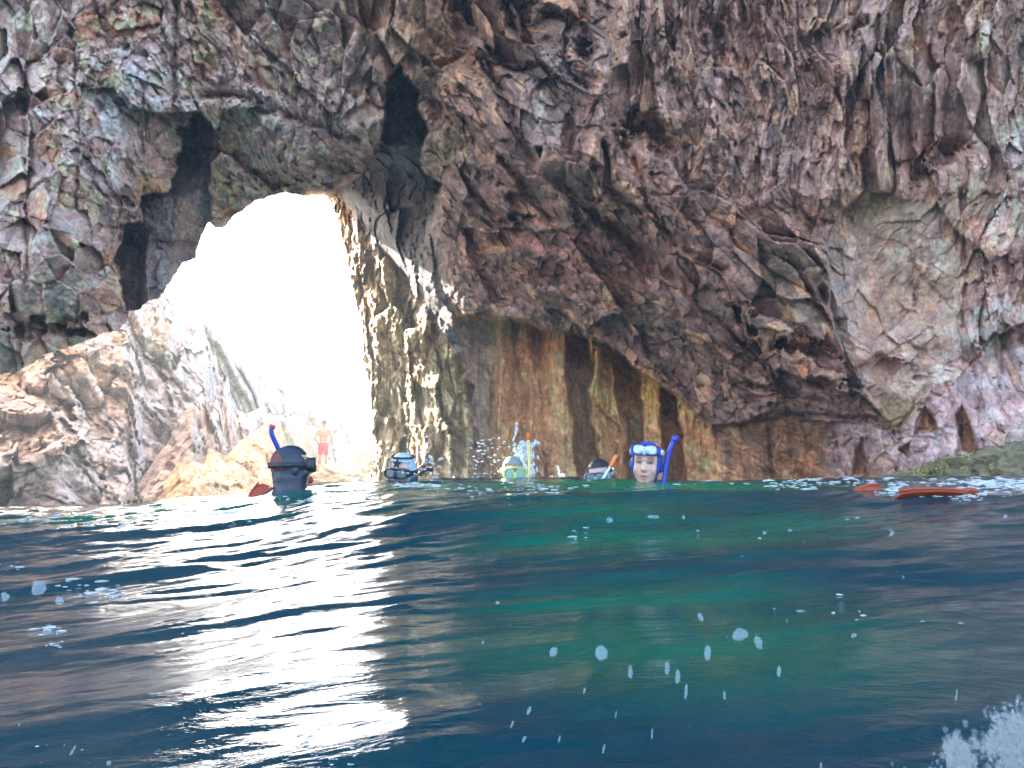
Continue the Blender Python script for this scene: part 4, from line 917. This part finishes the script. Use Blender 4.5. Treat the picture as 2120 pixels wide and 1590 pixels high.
for k, (px, py, Y, r) in enumerate([(2010, 996, 6.6, (.36, .25, .17)), (2130, 975, 6.3, (.40, .3, .20)), (1900, 1004, 6.9, (.30, .2, .10))]):
    rock_lump('shore_rock', px, py, Y, r, ['low weedy rock left of the right hand weed bank', 'weed covered rock at the right edge of the waterline', 'lowest rock barely above the water at right'][k], (.22, .20, .12), ROCK, 400 + k, None, 'rock')
Vs = []; Ts = []
for _ in range(5200):
    u = rng.random(); px = 1860 + 340 * u ** .7 + rng.gauss(0, 8); top = np.interp(px, [1850, 1900, 1950, 2000, 2050, 2120, 2250], [990, 972, 950, 945, 940, 912, 880])
    py = top + (1002 - top) * rng.random() ** 1.0 + rng.gauss(0, 4); Y = 6.75 - (py - 940) * .004 + rng.gauss(0, .07) - .3 * (px - 1900) / 300
    if math.sin(px * .045) * math.sin(py * .13 + px * .02) > .42: continue
    c = np.array([float(v) for v in at(px, py, Y)]); L = rng.uniform(.010, .032); d = np.array([rng.gauss(0, 1), rng.gauss(-.4, .6), rng.gauss(.3, .8)]); d /= np.linalg.norm(d); n = np.cross(d, [rng.gauss(0, 1), 1, rng.gauss(0, 1)]); n /= np.linalg.norm(n)
    Vs += [c, c + d * L * .5 + n * L * .28, c + d * L, c + d * L * .5 - n * L * .28]
    g = rng.random(); Ts += [[.16 + .22 * g, .18 + .18 * g, .05 + .10 * g * rng.random()]] * 4
Vs = np.array(Vs); me = mesh_np('weed', Vs, np.arange(len(Vs)).reshape(-1, 4), np.array(Ts))
m, N, L_, b = new_mat('seaweed'); a_ = N.new('ShaderNodeAttribute'); a_.attribute_name = 'tint'; L_.new(a_.outputs['Color'], b.inputs['Base Color']); b.inputs['Roughness'].default_value = .5
o = link_mesh('seaweed', me, m, None, False); tag(o, 'yellow green seaweed growing along the waterline at right', kind='stuff')
# boulders by the bather
rock_lump('boulder', 690, 992, 29.3, (1.0, .7, .42), 'sunlit boulder at the feet of the bather', (.6, .5, .36), ROCK_FAR, 410, None, 'boulder')
rock_lump('boulder', 655, 984, 30.4, (.5, .5, .22), 'flat slab the bather stands on', (.6, .5, .38), ROCK_FAR, 413, None, 'boulder')

# ------------------------------------------------------------------ sea haze in the air of the cove
bm = bmesh.new(); bmesh.ops.create_cube(bm, size=1, matrix=Matrix.Translation((0, 45, 14)) @ Matrix.Diagonal((2000, 420, 32, 1)))
me = bpy.data.meshes.new('haze'); bm.to_mesh(me); bm.free()
m = bpy.data.materials.new('sea_haze'); m.use_nodes = True; N = m.node_tree.nodes; N.remove(N['Principled BSDF'])
v = N.new('ShaderNodeVolumePrincipled'); v.inputs['Color'].default_value = (.85, .93, 1, 1); v.inputs['Density'].default_value = .0052; v.inputs['Anisotropy'].default_value = .1
m.node_tree.links.new(v.outputs[0], N['Material Output'].inputs['Volume'])
o = link_mesh('haze', me, m, None, False); tag(o, 'thin bright sea haze in the air', kind='stuff')
